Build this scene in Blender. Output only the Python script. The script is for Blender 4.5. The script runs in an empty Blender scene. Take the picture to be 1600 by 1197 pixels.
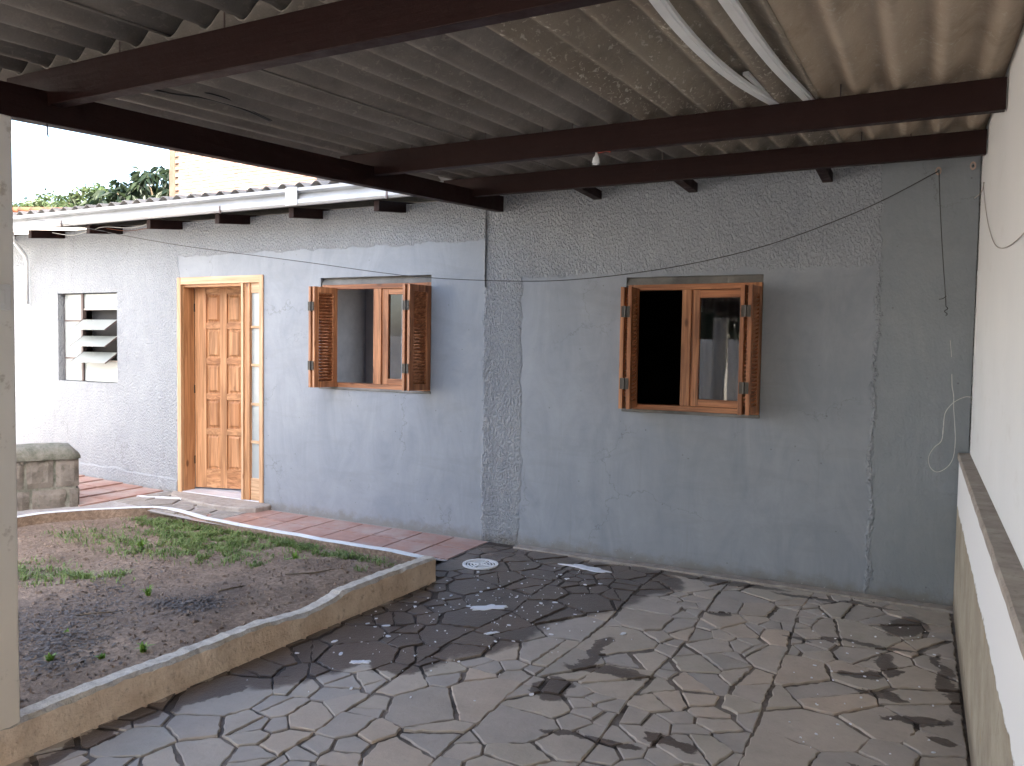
import bpy, math, random
from mathutils import Vector, Matrix, noise as mnoise
rnd = random.Random(7)
SC = bpy.context.scene
COL = SC.collection
R = math.radians

# ------------------------------------------------------------------ camera
cam = bpy.data.cameras.new('camera'); cam_o = bpy.data.objects.new('camera', cam); COL.objects.link(cam_o)
rr = Vector((0.8887066, 0.45821738, 0.01540782)); uu = Vector((-0.03541626, 0.03510565, 0.99875587)); ff = Vector((-0.4571064, 0.88814662, -0.04742697))
m = Matrix((rr, uu, -ff)).transposed().to_4x4(); m.translation = Vector((0, -5.4, 1.53))
cam_o.matrix_world = m
cam.sensor_width = 36; cam.lens = 36 * 1244.07 / 1600; cam.clip_start = .05; cam.clip_end = 1500
SC.camera = cam_o
# ------------------------------------------------------------------ light
SUN_AZ, SUN_EL = 135, 38        # clockwise from +Y
w = bpy.data.worlds.new('World'); SC.world = w; w.use_nodes = True
nt = w.node_tree; bg = nt.nodes['Background']
sky = nt.nodes.new('ShaderNodeTexSky'); sky.sky_type = 'NISHITA'; sky.sun_disc = False
sky.sun_elevation = R(SUN_EL); sky.sun_rotation = R(SUN_AZ); sky.dust_density = 3.0; sky.air_density = 1.0; sky.ozone_density = 1.0
nt.links.new(sky.outputs[0], bg.inputs[0]); bg.inputs[1].default_value = 0.15
sun = bpy.data.lights.new('sun', 'SUN'); sun.energy = 4.5; sun.angle = R(.5); sun.color = (1, .93, .82)
sun_o = bpy.data.objects.new('sun', sun); COL.objects.link(sun_o)
sd = Vector((math.sin(R(SUN_AZ)) * math.cos(R(SUN_EL)), math.cos(R(SUN_AZ)) * math.cos(R(SUN_EL)), math.sin(R(SUN_EL))))
sun_o.rotation_euler = sd.to_track_quat('Z', 'Y').to_euler(); sun_o.location = (5, -20, 20)
vs = SC.view_settings; vs.view_transform = 'Standard'; vs.look = 'None'; vs.gamma = 1; vs.use_curve_mapping = False
vs.exposure = 2.85
SC.cycles.max_bounces = 10; SC.cycles.diffuse_bounces = 6; SC.cycles.use_denoising = True
SC.cycles.caustics_reflective = False; SC.cycles.caustics_refractive = False

# ------------------------------------------------------------------ material helpers
class NT:
    def __init__(s, name):
        s.m = bpy.data.materials.new(name); s.m.use_nodes = True; s.t = s.m.node_tree
        s.b = s.t.nodes['Principled BSDF']; s.geo = None; s.tc = None
    def n(s, typ, ins=None, **kw):
        nd = s.t.nodes.new('ShaderNode' + typ)
        for k, v in kw.items(): setattr(nd, k, v)
        for k, v in (ins or {}).items(): s.set(nd.inputs[k], v)
        return nd
    def set(s, sock, v):
        if isinstance(v, bpy.types.NodeSocket): s.t.links.new(v, sock)
        else: sock.default_value = v
    def pos(s):
        if not s.geo: s.geo = s.n('NewGeometry')
        return s.geo.outputs['Position']
    def obj(s):
        if not s.tc: s.tc = s.n('TexCoord')
        return s.tc.outputs['Object']
    def noise(s, scale, detail=4, vec=None, rough=.5, dist=0, col=False):
        nd = s.n('TexNoise', {'Scale': scale, 'Detail': detail, 'Roughness': rough, 'Distortion': dist, 'Vector': vec or s.pos()})
        return nd.outputs['Color' if col else 'Fac']
    def ramp(s, fac, stops, interp='LINEAR'):
        nd = s.n('ValToRGB', {'Fac': fac}); e = nd.color_ramp.elements; nd.color_ramp.interpolation = interp
        while len(e) < len(stops): e.new(.5)
        for i, (p, c) in enumerate(stops):
            e[i].position = p; e[i].color = (c, c, c, 1) if isinstance(c, (int, float)) else (*c, 1)
        return nd.outputs['Color']
    def math(s, op, a, b=0, c=0, clamp=False):
        nd = s.n('Math', operation=op, use_clamp=clamp)
        for i, v in enumerate((a, b, c)): s.set(nd.inputs[i], v)
        return nd.outputs[0]
    def mix(s, f, a, b, mode='MIX'):
        nd = s.n('Mix', data_type='RGBA', blend_type=mode)
        s.set(nd.inputs[0], f)
        for i, v in ((6, a), (7, b)): s.set(nd.inputs[i], (*v, 1) if isinstance(v, tuple) and len(v) == 3 else v)
        return nd.outputs[2]
    def vmul(s, vec, xyz):
        nd = s.n('VectorMath', operation='MULTIPLY'); s.set(nd.inputs[0], vec); nd.inputs[1].default_value = xyz
        return nd.outputs[0]
    def sep(s, vec):
        nd = s.n('SeparateXYZ', {0: vec}); return nd.outputs
    def step(s, v, lo, hi):
        return s.n('MapRange', {'Value': v, 'From Min': lo, 'From Max': hi}, interpolation_type='SMOOTHSTEP').outputs[0]
    def bump(s, h, strength=.5, dist=.01, prev=None):
        nd = s.n('Bump', {'Height': h, 'Strength': strength, 'Distance': dist})
        if prev: s.set(nd.inputs['Normal'], prev)
        return nd.outputs[0]
    def rand(s): return s.n('ObjectInfo').outputs['Random']
    def out(s, col=None, rough=None, normal=None, spec=None, metal=None, **kw):
        for k, v in (('Base Color', col), ('Roughness', rough), ('Normal', normal), ('Specular IOR Level', spec), ('Metallic', metal), *kw.items()):
            if v is None: continue
            if isinstance(v, tuple) and len(v) == 3: v = (*v, 1)
            s.set(s.b.inputs[k], v)
        return s.m

def paint(name, c, rough=.5, var=.12, bump=.15, scale=30):
    a = NT(name); f = a.noise(3, 6, rough=.65)
    d = tuple(x * (1 - var * 2.2) for x in c)
    col = a.mix(a.ramp(f, [(.35, 0), (.7, 1)]), d, c)
    return a.out(col, rough, a.bump(a.noise(scale, 5), bump, .003))

def wood(name, axis, c1, c2, dark=.5):
    a = NT(name); v = a.obj()
    oi = a.n('ObjectInfo'); sh = a.n('VectorMath', operation='SCALE'); a.set(sh.inputs[0], oi.outputs['Location']); sh.inputs[3].default_value = 3.7
    ad = a.n('VectorMath', operation='ADD'); a.set(ad.inputs[0], v); a.set(ad.inputs[1], sh.outputs[0])
    k = [34, 34, 34]; k[axis] = 1.6
    g = a.noise(1, 5, a.vmul(ad.outputs[0], k), .6, .6)
    k2 = [9, 9, 9]; k2[axis] = .5
    g2 = a.noise(1, 3, a.vmul(ad.outputs[0], k2), .5, 1.5)
    col = a.mix(a.ramp(g2, [(.3, 0), (.7, 1)]), c1, c2)
    col = a.mix(a.ramp(g, [(.38, 1), (.62, 0)]), col, tuple(x * dark for x in c2))
    kn = a.n('TexVoronoi', {'Vector': a.vmul(ad.outputs[0], [5 if i != axis else 2.2 for i in range(3)]), 'Scale': 1.0})
    col = a.mix(a.math('MULTIPLY', a.ramp(kn.outputs['Distance'], [(.06, 1), (.1, 0)]), .75), col, (.09, .035, .015))
    col = a.mix(a.math('MULTIPLY', a.rand(), .35), col, c2, 'MULTIPLY')
    return a.out(col, .42, a.bump(g, .18, .002), spec=.35)

M = {}
CW1, CW2 = (.64, .31, .145), (.46, .19, .085)
for i, ax in enumerate('xyz'): M['wood' + ax] = wood('cedar_' + ax, i, CW1, CW2)
M['doorz'] = wood('door_wood_z', 2, (.66, .37, .19), (.52, .26, .12), .62)
M['doorx'] = wood('door_wood_x', 0, (.66, .37, .19), (.52, .26, .12), .62)
M['lightwood'] = wood('pale_wood', 2, (.72, .50, .33), (.58, .36, .2), .7)
M['lightwoodx'] = wood('pale_wood_x', 0, (.72, .50, .33), (.58, .36, .2), .7)
# dark brown painted timber
a = NT('brown_paint'); f = a.noise(1, 5, a.vmul(a.pos(), (2, 2, 25)), .6)
col = a.mix(f, (.013, .0042, .0036), (.023, .0078, .0065)); d = a.noise(14, 6, rough=.7)
col = a.mix(a.ramp(d, [(.68, 0), (.76, .5)]), col, (.16, .12, .1))
M['brown'] = a.out(col, a.ramp(d, [(.3, .45), (.7, .7)]), a.bump(a.math('ADD', f, a.math('MULTIPLY', a.noise(30, 5, rough=.7), .6)), .45, .004), spec=.2)
# house paint, rough spatter render and smooth patches
a = NT('blue_grey_render'); P = a.pos(); X, Y, Z = a.sep(P)
wob = a.math('MULTIPLY', a.math('SUBTRACT', a.noise(5, 6, rough=.65), .5), .13)
Xw = a.math('ADD', X, wob); wob2 = a.math('MULTIPLY', a.math('SUBTRACT', a.noise(6.3, 6, rough=.65), .5), .14)
Zw = a.math('ADD', Z, wob2)
def band(v, lo, hi, s=.012): return a.math('MULTIPLY', a.step(v, lo - s, lo + s), a.math('SUBTRACT', 1, a.step(v, hi - s, hi + s)))
p1 = a.math('MULTIPLY', band(Xw, -6.42, -3.03), a.math('SUBTRACT', 1, a.step(Zw, 2.33, 2.35)))
p2 = a.math('MULTIPLY', band(Xw, -2.71, -.27), a.math('SUBTRACT', 1, a.step(Zw, 2.04, 2.07)))
p3 = a.math('MULTIPLY', band(Xw, -.25, .4), a.math('SUBTRACT', 1, a.step(Zw, 5, 5.1)))
smooth = a.math('MAXIMUM', p1, p2); smooth = a.math('MAXIMUM', smooth, a.math('MULTIPLY', p3, .92))
left = a.math('SUBTRACT', 1, a.step(X, -6.9, -6.0))
rough_h = a.ramp(a.noise(78, 2.5, a.vmul(P, (1, 1, .6)), .5, .3), [(.36, 0), (.64, 1)])
rough_h = a.math('ADD', rough_h, a.math('MULTIPLY', a.noise(17, 3), .5))
rough_h = a.math('MULTIPLY', rough_h, a.math('SUBTRACT', 1, smooth))
rough_h = a.math('MULTIPLY', rough_h, a.math('SUBTRACT', 1, a.math('MULTIPLY', left, .45)))
upr = a.math('MULTIPLY', a.step(X, -2.6, -1.6), a.step(Z, 1.9, 2.1)); rough_h = a.math('MULTIPLY', rough_h, a.math('SUBTRACT', 1, a.math('MULTIPLY', upr, .6)))
fine = a.noise(11, 8, rough=.62); trow = a.noise(1, 5, a.vmul(P, (3, 3, 1.1)), .7, 2.2)
n1 = a.bump(a.math('MULTIPLY', smooth, 1), .35, .005)
n2 = a.bump(rough_h, 1, .013, n1); n3 = a.bump(a.math('ADD', fine, trow), .45, .006, n2)
n4 = a.bump(a.noise(90, 3), .12, .002, n3)
c = a.mix(a.ramp(trow, [(.3, 0), (.7, 1)]), (.20, .222, .255), (.26, .283, .315))
c = a.mix(a.math('MULTIPLY', a.ramp(a.noise(2.1, 7, rough=.7), [(.45, 0), (.7, 1)]), .35), c, (.30, .32, .34))
c = a.mix(a.math('MULTIPLY', a.math('MULTIPLY', rough_h, .4), a.math('SUBTRACT', 1, smooth)), c, (.42, .44, .46))  # painted highlights: peaks of the rough render lightened in the colour
# darker end strip at the corner
c = a.mix(a.math('MULTIPLY', p3, .32), c, (.16, .185, .19))
# chips and nicks
ch = a.n('TexVoronoi', {'Vector': P, 'Scale': 9.0}); nk = a.ramp(ch.outputs['Distance'], [(.035, 1), (.06, 0)])
c = a.mix(a.math('MULTIPLY', nk, .5), c, (.06, .065, .07))
cr = a.n('TexVoronoi', {'Vector': a.n('VectorMath', {0: P, 1: a.n('VectorMath', {0: a.noise(3.5, 6, rough=.65, col=True), 3: .45}, operation='SCALE').outputs[0]}, operation='ADD').outputs[0], 'Scale': 1.1}, feature='DISTANCE_TO_EDGE')
crk = a.math('MULTIPLY', a.ramp(cr.outputs['Distance'], [(.0015, 1), (.005, 0)]), a.ramp(a.noise(1.4, 3), [(.5, 0), (.6, .55)]))
c = a.mix(crk, c, (.09, .095, .10))
tr2 = a.ramp(a.noise(1, 6, a.vmul(P, (1.3, 1.3, 5)), .68, 1.2), [(.5, 0), (.68, .35)]); c = a.mix(a.math('MULTIPLY', tr2, smooth), c, (.19, .205, .22))
drp = a.ramp(a.noise(1, 4, a.vmul(P, (16, 16, .5)), .6), [(.62, 0), (.72, .3)]); c = a.mix(a.math('MULTIPLY', drp, a.math('SUBTRACT', 1, a.step(Z, .3, 1.6))), c, (.17, .175, .18))
# grime and splash at the foot of the wall
foot = a.math('SUBTRACT', 1, a.step(a.math('ADD', Z, a.math('MULTIPLY', a.math('SUBTRACT', a.noise(9, 6, rough=.7), .5), .22)), .0, .1))
c = a.mix(a.math('MULTIPLY', foot, .75), c, (.17, .155, .135))
fl = a.ramp(a.noise(60, 4, rough=.6), [(.66, 0), (.7, 1)])
c = a.mix(a.math('MULTIPLY', fl, a.math('MULTIPLY', foot, .7)), c, (.5, .5, .48))
M['house'] = a.out(c, .5, n4, spec=.5)
M['grey_int'] = paint('interior_grey', (.52, .47, .44), .7)
M['dark_int'] = paint('interior_dark', (.03, .03, .033), .8)  # near-black colour paints in the shade of unlit rooms
M['lintel'] = paint('raw_lintel', (.25, .24, .22), .8, .25, .6, 60)
# white side wall
a = NT('white_wall'); P = a.pos(); X, Y, Z = a.sep(P)
c = a.mix(a.ramp(a.noise(1.3, 6, rough=.6), [(.35, 0), (.7, 1)]), (.735, .76, .78), (.79, .81, .83))
c = a.mix(a.math('MULTIPLY', a.ramp(a.noise(1, 6, a.vmul(P, (3, 2, 5)), .7), [(.58, 0), (.72, 1)]), .16), c, (.42, .38, .33))
warm = a.step(Z, 1.3, 2.3); c = a.mix(a.math('MULTIPLY', warm, .35), c, (.70, .655, .60))
fr = a.noise(55, 4, rough=.6); edge = a.step(Y, -.055, -.01)
c = a.mix(a.math('MULTIPLY', a.ramp(fr, [(.5, 0), (.54, 1)]), edge), c, (.17, .19, .2))
M['white_wall'] = a.out(c, .6, a.bump(a.noise(25, 6, rough=.6), .2, .004), spec=.3)
# low wall: white band over bare tan concrete with a ragged paint edge
a = NT('low_wall'); P = a.pos(); X, Y, Z = a.sep(P)
zz = a.math('ADD', Z, a.math('MULTIPLY', a.math('SUBTRACT', a.noise(1, 7, a.vmul(P, (1, 7, 16)), .7), .5), .12))
wh = a.step(zz, .615, .622)
tan = a.mix(a.ramp(a.noise(1, 8, a.vmul(P, (4, 3.2, 3.6)), .72), [(.35, 0), (.65, 1)]), (.30, .26, .20), (.42, .385, .31))
st = a.ramp(a.noise(1, 6, a.vmul(P, (14, 13, 7)), .74), [(.57, 0), (.68, 1)])
tan = a.mix(a.math('MULTIPLY', st, .7), tan, (.13, .095, .07))
tan = a.mix(a.math('MULTIPLY', a.math('SUBTRACT', 1, a.step(zz, .02, .16)), .7), tan, (.12, .09, .07))
och = a.ramp(a.noise(7, 3), [(.68, 0), (.75, .5)]); tan = a.mix(och, tan, (.42, .26, .1))
c = a.mix(wh, tan, (.78, .79, .8))
h = a.math('ADD', a.math('MULTIPLY', a.noise(1, 7, a.vmul(P, (14, 11, 9)), .75), a.math('SUBTRACT', 1.1, wh)), a.math('MULTIPLY', wh, .15))
M['low_wall'] = a.out(c, .7, a.bump(h, .8, .012), spec=.25)
def concrete(name, c1, c2, dark, scale=6, bump=.5):
    a = NT(name); f = a.noise(scale, 8, rough=.7); g = a.noise(scale * 9, 4)
    col = a.mix(a.ramp(f, [(.35, 0), (.65, 1)]), c1, c2)
    col = a.mix(a.math('MULTIPLY', a.ramp(a.noise(scale * 3.1, 6, rough=.7), [(.55, 0), (.7, 1)]), .6), col, dark)
    return a.out(col, .85, a.bump(a.math('ADD', f, a.math('MULTIPLY', g, .4)), bump, .012), spec=.2)
M['cap'] = concrete('cap_concrete', (.28, .24, .21), (.40, .36, .32), (.17, .14, .12), 9)
M['kerb'] = concrete('kerb_tan', (.60, .46, .34), (.76, .63, .50), (.27, .19, .14), 7, 1.0)
M['kerbtop'] = concrete('kerb_top', (.42, .375, .32), (.64, .59, .52), (.19, .16, .12), 18, 1.0)
M['white_kerb'] = concrete('whitewashed_kerb', (.60, .62, .62), (.74, .76, .76), (.36, .35, .32), 10, .4)
M['step'] = concrete('step_concrete', (.24, .215, .19), (.33, .30, .27), (.16, .135, .11), 8, .5)
M['stone_wall'] = concrete('old_stone', (.115, .10, .085), (.22, .195, .17), (.045, .052, .03), 5, 1.0)
M['moss_cap'] = concrete('mossy_cap', (.11, .115, .09), (.25, .24, .21), (.05, .06, .03), 8, 1.0)
M['ground'] = concrete('bare_ground', (.16, .13, .10), (.22, .18, .14), (.11, .09, .07), .6)
M['grey_path'] = concrete('cement_path', (.26, .24, .22), (.34, .32, .30), (.19, .17, .15), 5, .4)
M['yard'] = concrete('pale_yard_cement', (.40, .37, .33), (.50, .47, .42), (.3, .27, .23), 3, .4)
M['floor_white'] = paint('white_floor_tile', (.72, .74, .78), .25)
M['pillar'] = None
a = NT('pillar_paint'); P = a.pos(); X, Y, Z = a.sep(P)
c = a.mix(a.step(Z, .05, 1.5), (.74, .66, .56), (.82, .80, .77))
c = a.mix(a.math('MULTIPLY', a.ramp(a.noise(13, 6, rough=.7), [(.6, 0), (.7, 1)]), .5), c, (.3, .24, .19))
M['pillar'] = a.out(c, .6, a.bump(a.noise(12, 6), .3, .006))
M['white'] = paint('white_metal', (.8, .81, .82), .35, .05, .05)
M['pvc'] = paint('white_pvc', (.78, .80, .81), .35, .05, .02)
M['black'] = paint('black_plastic', (.02, .02, .02), .4)
M['iron'] = paint('dark_iron', (.12, .085, .08), .5)
M['cream'] = paint('cream_paint_metal', (.50, .45, .42), .5)
M['rope_white'] = paint('white_cord', (.6, .6, .58), .8)
M['clay'] = paint('clay', (.24, .075, .03), .8, .2)
a = NT('hinge_steel'); M['hinge'] = a.out((.055, .05, .045), .42, metal=.7)
a = NT('foam'); M['foam'] = a.out((.78, .79, .84), .35, a.bump(a.noise(120, 3), .4, .003), spec=.6)
# glass
def glass(name, tint, rough, spec=.5, alpha=None):
    a = NT(name); a.out(tint, rough, spec=spec)
    a.b.inputs['Transmission Weight'].default_value = 1; a.b.inputs['IOR'].default_value = 1.45
    return a.m
M['glass'] = glass('clear_pane', (.9, .92, .95), .0)
a = NT('patterned_pane'); v = a.noise(130, 3)
M['fglass'] = a.out((.47, .51, .50), .22, a.bump(v, .35, .003), spec=.6)
a.b.inputs['Transmission Weight'].default_value = .25
a = NT('flap_pane'); M['flap'] = a.out((.34, .37, .36), .3, a.bump(a.noise(130, 3), .3, .003), spec=.5)
# fibre cement
def fibre(name, c1, c2, speck):
    a = NT(name); P = a.pos()
    f = a.noise(1.6, 8, a.vmul(P, (1, .6, 1)), .68)
    col = a.mix(a.ramp(f, [(.35, 0), (.65, 1)]), c1, c2)
    dk = a.ramp(a.noise(4.5, 7, rough=.7), [(.52, 0), (.68, 1)]); col = a.mix(a.math('MULTIPLY', dk, .4), col, tuple(x * .55 for x in c1))
    s = a.ramp(a.noise(55, 3, a.vmul(P, (1, .5, 1)), .6, .8), [(.585, 0), (.63, 1)])
    pt = a.ramp(a.noise(3.2, 4), [(.42, .25), (.6, 1)])
    col = a.mix(a.math('MULTIPLY', a.math('MULTIPLY', s, pt), speck), col, (.62, .58, .5))
    g = a.noise(160, 3); col = a.mix(.12, col, a.ramp(g, [(.3, .1), (.7, .6)]), 'OVERLAY')
    col = a.mix(a.math('MULTIPLY', a.rand(), .3), col, (.55, .52, .48), 'MULTIPLY')
    return a.out(col, .85, a.bump(a.noise(40, 6, rough=.6), .35, .004), spec=.2)
M['fibre_grey'] = fibre('fibre_cement_grey', (.185, .167, .15), (.265, .24, .22), .2)
M['fibre_speck'] = fibre('fibre_cement_flecked', (.22, .185, .15), (.32, .28, .23), .85)
M['fibre_tan'] = fibre('fibre_cement_tan', (.34, .27, .205), (.46, .385, .305), .4)
M['fibre_light'] = fibre('fibre_cement_weathered', (.22, .205, .19), (.34, .32, .30), .3)
# wet map shared by paving and its mortar: irregular damp patches left by washing
WET = [(-2.9, -.45, .35, .5, 0), (-2.5, -.75, .75, .75, 0), (-2.0, -.75, .55, .62, 0), (-1.68, -.42, .38, .30, 0), (-2.25, -1.6, .5, .62, 0), (-1.9, -1.15, .22, .36, 0),
       (-2.6, -2.2, .28, .65, 0), (-2.2, -2.25, .26, .25, 0), (-2.72, -2.75, .10, .45, 0), (-2.78, -3.2, .06, .6, 0), (-1.25, -1.9, .27, .055, 5), (-1.4, -1.72, .05, .3, 3), (-1.42, -2.2, .09, .17, 20),
       (-.03, -.5, .12, .26, -15), (-.2, -.93, .30, .04, 0), (-.2, -1.36, .12, .07, 20), (-.1, -1.55, .13, .05, -12), (.05, -1.75, .16, .055, 25), (.16, -1.3, .04, .4, 8), (.13, -1.9, .07, .05, 0), (-1.08, -2.55, .22, .045, 8),
       (-.8, -2.45, .13, .05, -20), (-.98, -.8, .09, .05, 0), (-.02, -2.25, .2, .03, 5), (-.55, -1.0, .09, .03, 0), (-.42, -.22, .35, .03, 0), (-1.2, -.16, .5, .05, 0), (-.1, -1.15, .06, .2, 0)]
def wetmask(a):
    P = a.pos()
    nz = a.n('VectorMath', operation='SUBTRACT'); a.set(nz.inputs[0], a.noise(6, 5, rough=.6, col=True)); nz.inputs[1].default_value = (.5, .5, .5)
    sc = a.n('VectorMath', operation='SCALE'); a.set(sc.inputs[0], nz.outputs[0]); sc.inputs[3].default_value = .22
    ad = a.n('VectorMath', operation='ADD'); a.set(ad.inputs[0], P); a.set(ad.inputs[1], sc.outputs[0])
    fl = a.vmul(ad.outputs[0], (1, 1, 0)); best = None
    for x, y, rx, ry, ro in WET:
        if max(rx, ry) < .31: rx *= .85; ry *= .8
        mp = a.n('Mapping', {'Vector': fl, 'Location': (x, y, 0), 'Rotation': (0, 0, R(ro)), 'Scale': (rx, ry, 1)}, vector_type='TEXTURE')
        ln = a.n('VectorMath', operation='LENGTH'); a.set(ln.inputs[0], mp.outputs[0])
        v = ln.outputs['Value']; best = v if best is None else a.math('MINIMUM', best, v)
    return a.math('SUBTRACT', 1, a.step(best, .93, 1.06))
def paving(name, c1, c2, mortar=False):
    a = NT(name); wm = wetmask(a)
    f = a.noise(5, 8, rough=.68); col = a.mix(a.ramp(f, [(.32, 0), (.68, 1)]), c1, c2)
    if not mortar:
        rc = a.ramp(a.rand(), [(0, (.86, .86, .9)), (.35, (1.05, 1.0, .97)), (.6, (.95, .93, .9)), (.8, (1.12, 1.02, .95)), (1, (.8, .8, .82))])
        col = a.mix(1.0, col, rc, 'MULTIPLY')
    dust = a.ramp(a.noise(23, 6, rough=.7), [(.55, 0), (.75, 1)]); col = a.mix(a.math('MULTIPLY', dust, .3), col, tuple(x * .6 for x in c1))
    fleck = a.n('TexVoronoi', {'Vector': a.pos(), 'Scale': 16.0}); k = a.ramp(fleck.outputs['Distance'], [(.03, 1), (.05, 0)])
    col = a.mix(a.math('MULTIPLY', k, a.ramp(a.noise(1.7, 2), [(.5, 0), (.6, .8)])), col, (.5, .5, .52))
    wetc = a.mix(1.0, col, (.27, .235, .225), 'MULTIPLY'); col = a.mix(wm, col, wetc)
    ro = a.math('SUBTRACT', .62 if not mortar else .9, a.math('MULTIPLY', wm, .33 if not mortar else .4))
    nb = a.bump(a.math('ADD', f, a.math('MULTIPLY', a.noise(60, 6, rough=.7), .5)), .6 if not mortar else 1, .008)
    return a.out(col, ro, nb, spec=.4)
M['flag'] = paving('slate_flagstone', (.41, .37, .32), (.51, .46, .40))
M['mortar'] = paving('paving_mortar', (.09, .07, .058), (.33, .28, .24), True)
# red tiles
a = NT('red_tile'); f = a.noise(14, 7, rough=.7)
c = a.mix(a.ramp(f, [(.35, 0), (.65, 1)]), (.27, .12, .085), (.38, .19, .14))
c = a.mix(a.math('MULTIPLY', a.rand(), .5), c, (.42, .24, .19)); c = a.mix(a.ramp(a.noise(3, 6, rough=.7), [(.44, .12), (.66, .8)]), c, (.42, .34, .31))
M['tile'] = a.out(c, .42, a.bump(f, .2, .003), spec=.45)
M['grout'] = concrete('tile_grout', (.33, .30, .28), (.44, .41, .39), (.15, .12, .10), 14)
# soil
a = NT('soil'); P = a.pos(); f = a.noise(2.2, 8, rough=.7); g = a.noise(38, 8, rough=.75)
c = a.mix(a.ramp(f, [(.35, 0), (.65, 1)]), (.23, .165, .12), (.37, .275, .205))
X, Y, Z = a.sep(P)
mp = a.n('Mapping', {'Vector': a.vmul(P, (1, 1, 0)), 'Location': (-3.9, -2.75, 0), 'Rotation': (0, 0, R(55)), 'Scale': (1.0, .5, 1)}, vector_type='TEXTURE')
ln = a.n('VectorMath', operation='LENGTH'); a.set(ln.inputs[0], mp.outputs[0])
dm = a.math('SUBTRACT', 1, a.step(a.math('ADD', ln.outputs['Value'], a.math('MULTIPLY', a.math('SUBTRACT', a.noise(5, 6, rough=.7), .5), 1.5)), .75, 1.15))
c = a.mix(a.math('MULTIPLY', dm, .45), c, (.13, .11, .10))
c = a.mix(a.ramp(g, [(.4, .55), (.6, 0)]), c, (.07, .045, .03))
M['soil'] = a.out(c, .9, a.bump(a.math('ADD', g, a.math('MULTIPLY', a.noise(130, 4), .5)), .9, .014), spec=.2)
M['clod'] = concrete('soil_crumb', (.14, .10, .075), (.34, .26, .20), (.06, .045, .035), 30)
M['litter'] = concrete('dead_leaf', (.08, .065, .055), (.20, .175, .16), (.045, .035, .03), 30, .2)
def leafmat(name, c1, c2, sc=9):
    a = NT(name); f = a.noise(sc, 3)
    c = a.mix(a.ramp(f, [(.35, 0), (.65, 1)]), c1, c2)
    if name == 'grass_blade': c = a.mix(a.ramp(a.noise(70, 2), [(.6, 0), (.64, .8)]), c, (.30, .27, .15))
    a.out(c, .45, spec=.35); a.b.inputs['Transmission Weight'].default_value = 0
    tr = a.n('BsdfTranslucent', {'Color': c}); mx = a.n('MixShader', {0: .25, 1: a.b.outputs[0], 2: tr.outputs[0]})
    a.t.links.new(mx.outputs[0], a.t.nodes['Material Output'].inputs[0]); return a.m
M['grass'] = leafmat('grass_blade', (.09, .15, .035), (.20, .28, .09), 6)
M['weed'] = leafmat('weed_leaf', (.10, .2, .03), (.2, .32, .06), 20)
M['tree'] = leafmat('broad_leaf', (.006, .014, .009), (.028, .042, .018), 1.2)
M['fartree'] = leafmat('light_leaf', (.035, .06, .02), (.08, .10, .045), .6)
M['bark'] = concrete('bark', (.10, .075, .05), (.17, .13, .09), (.05, .04, .03), 8)
a = NT('hollow_brick'); c = a.mix(a.rand(), (.20, .09, .065), (.31, .215, .165)); c = a.mix(a.math('MULTIPLY', a.noise(9, 6), .4), c, (.28, .24, .22))
M['brick'] = a.out(c, .85, a.bump(a.noise(40, 4), .3, .006))
M['bmortar'] = concrete('wall_mortar', (.10, .07, .05), (.14, .11, .09), (.08, .06, .05), 3)

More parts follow.
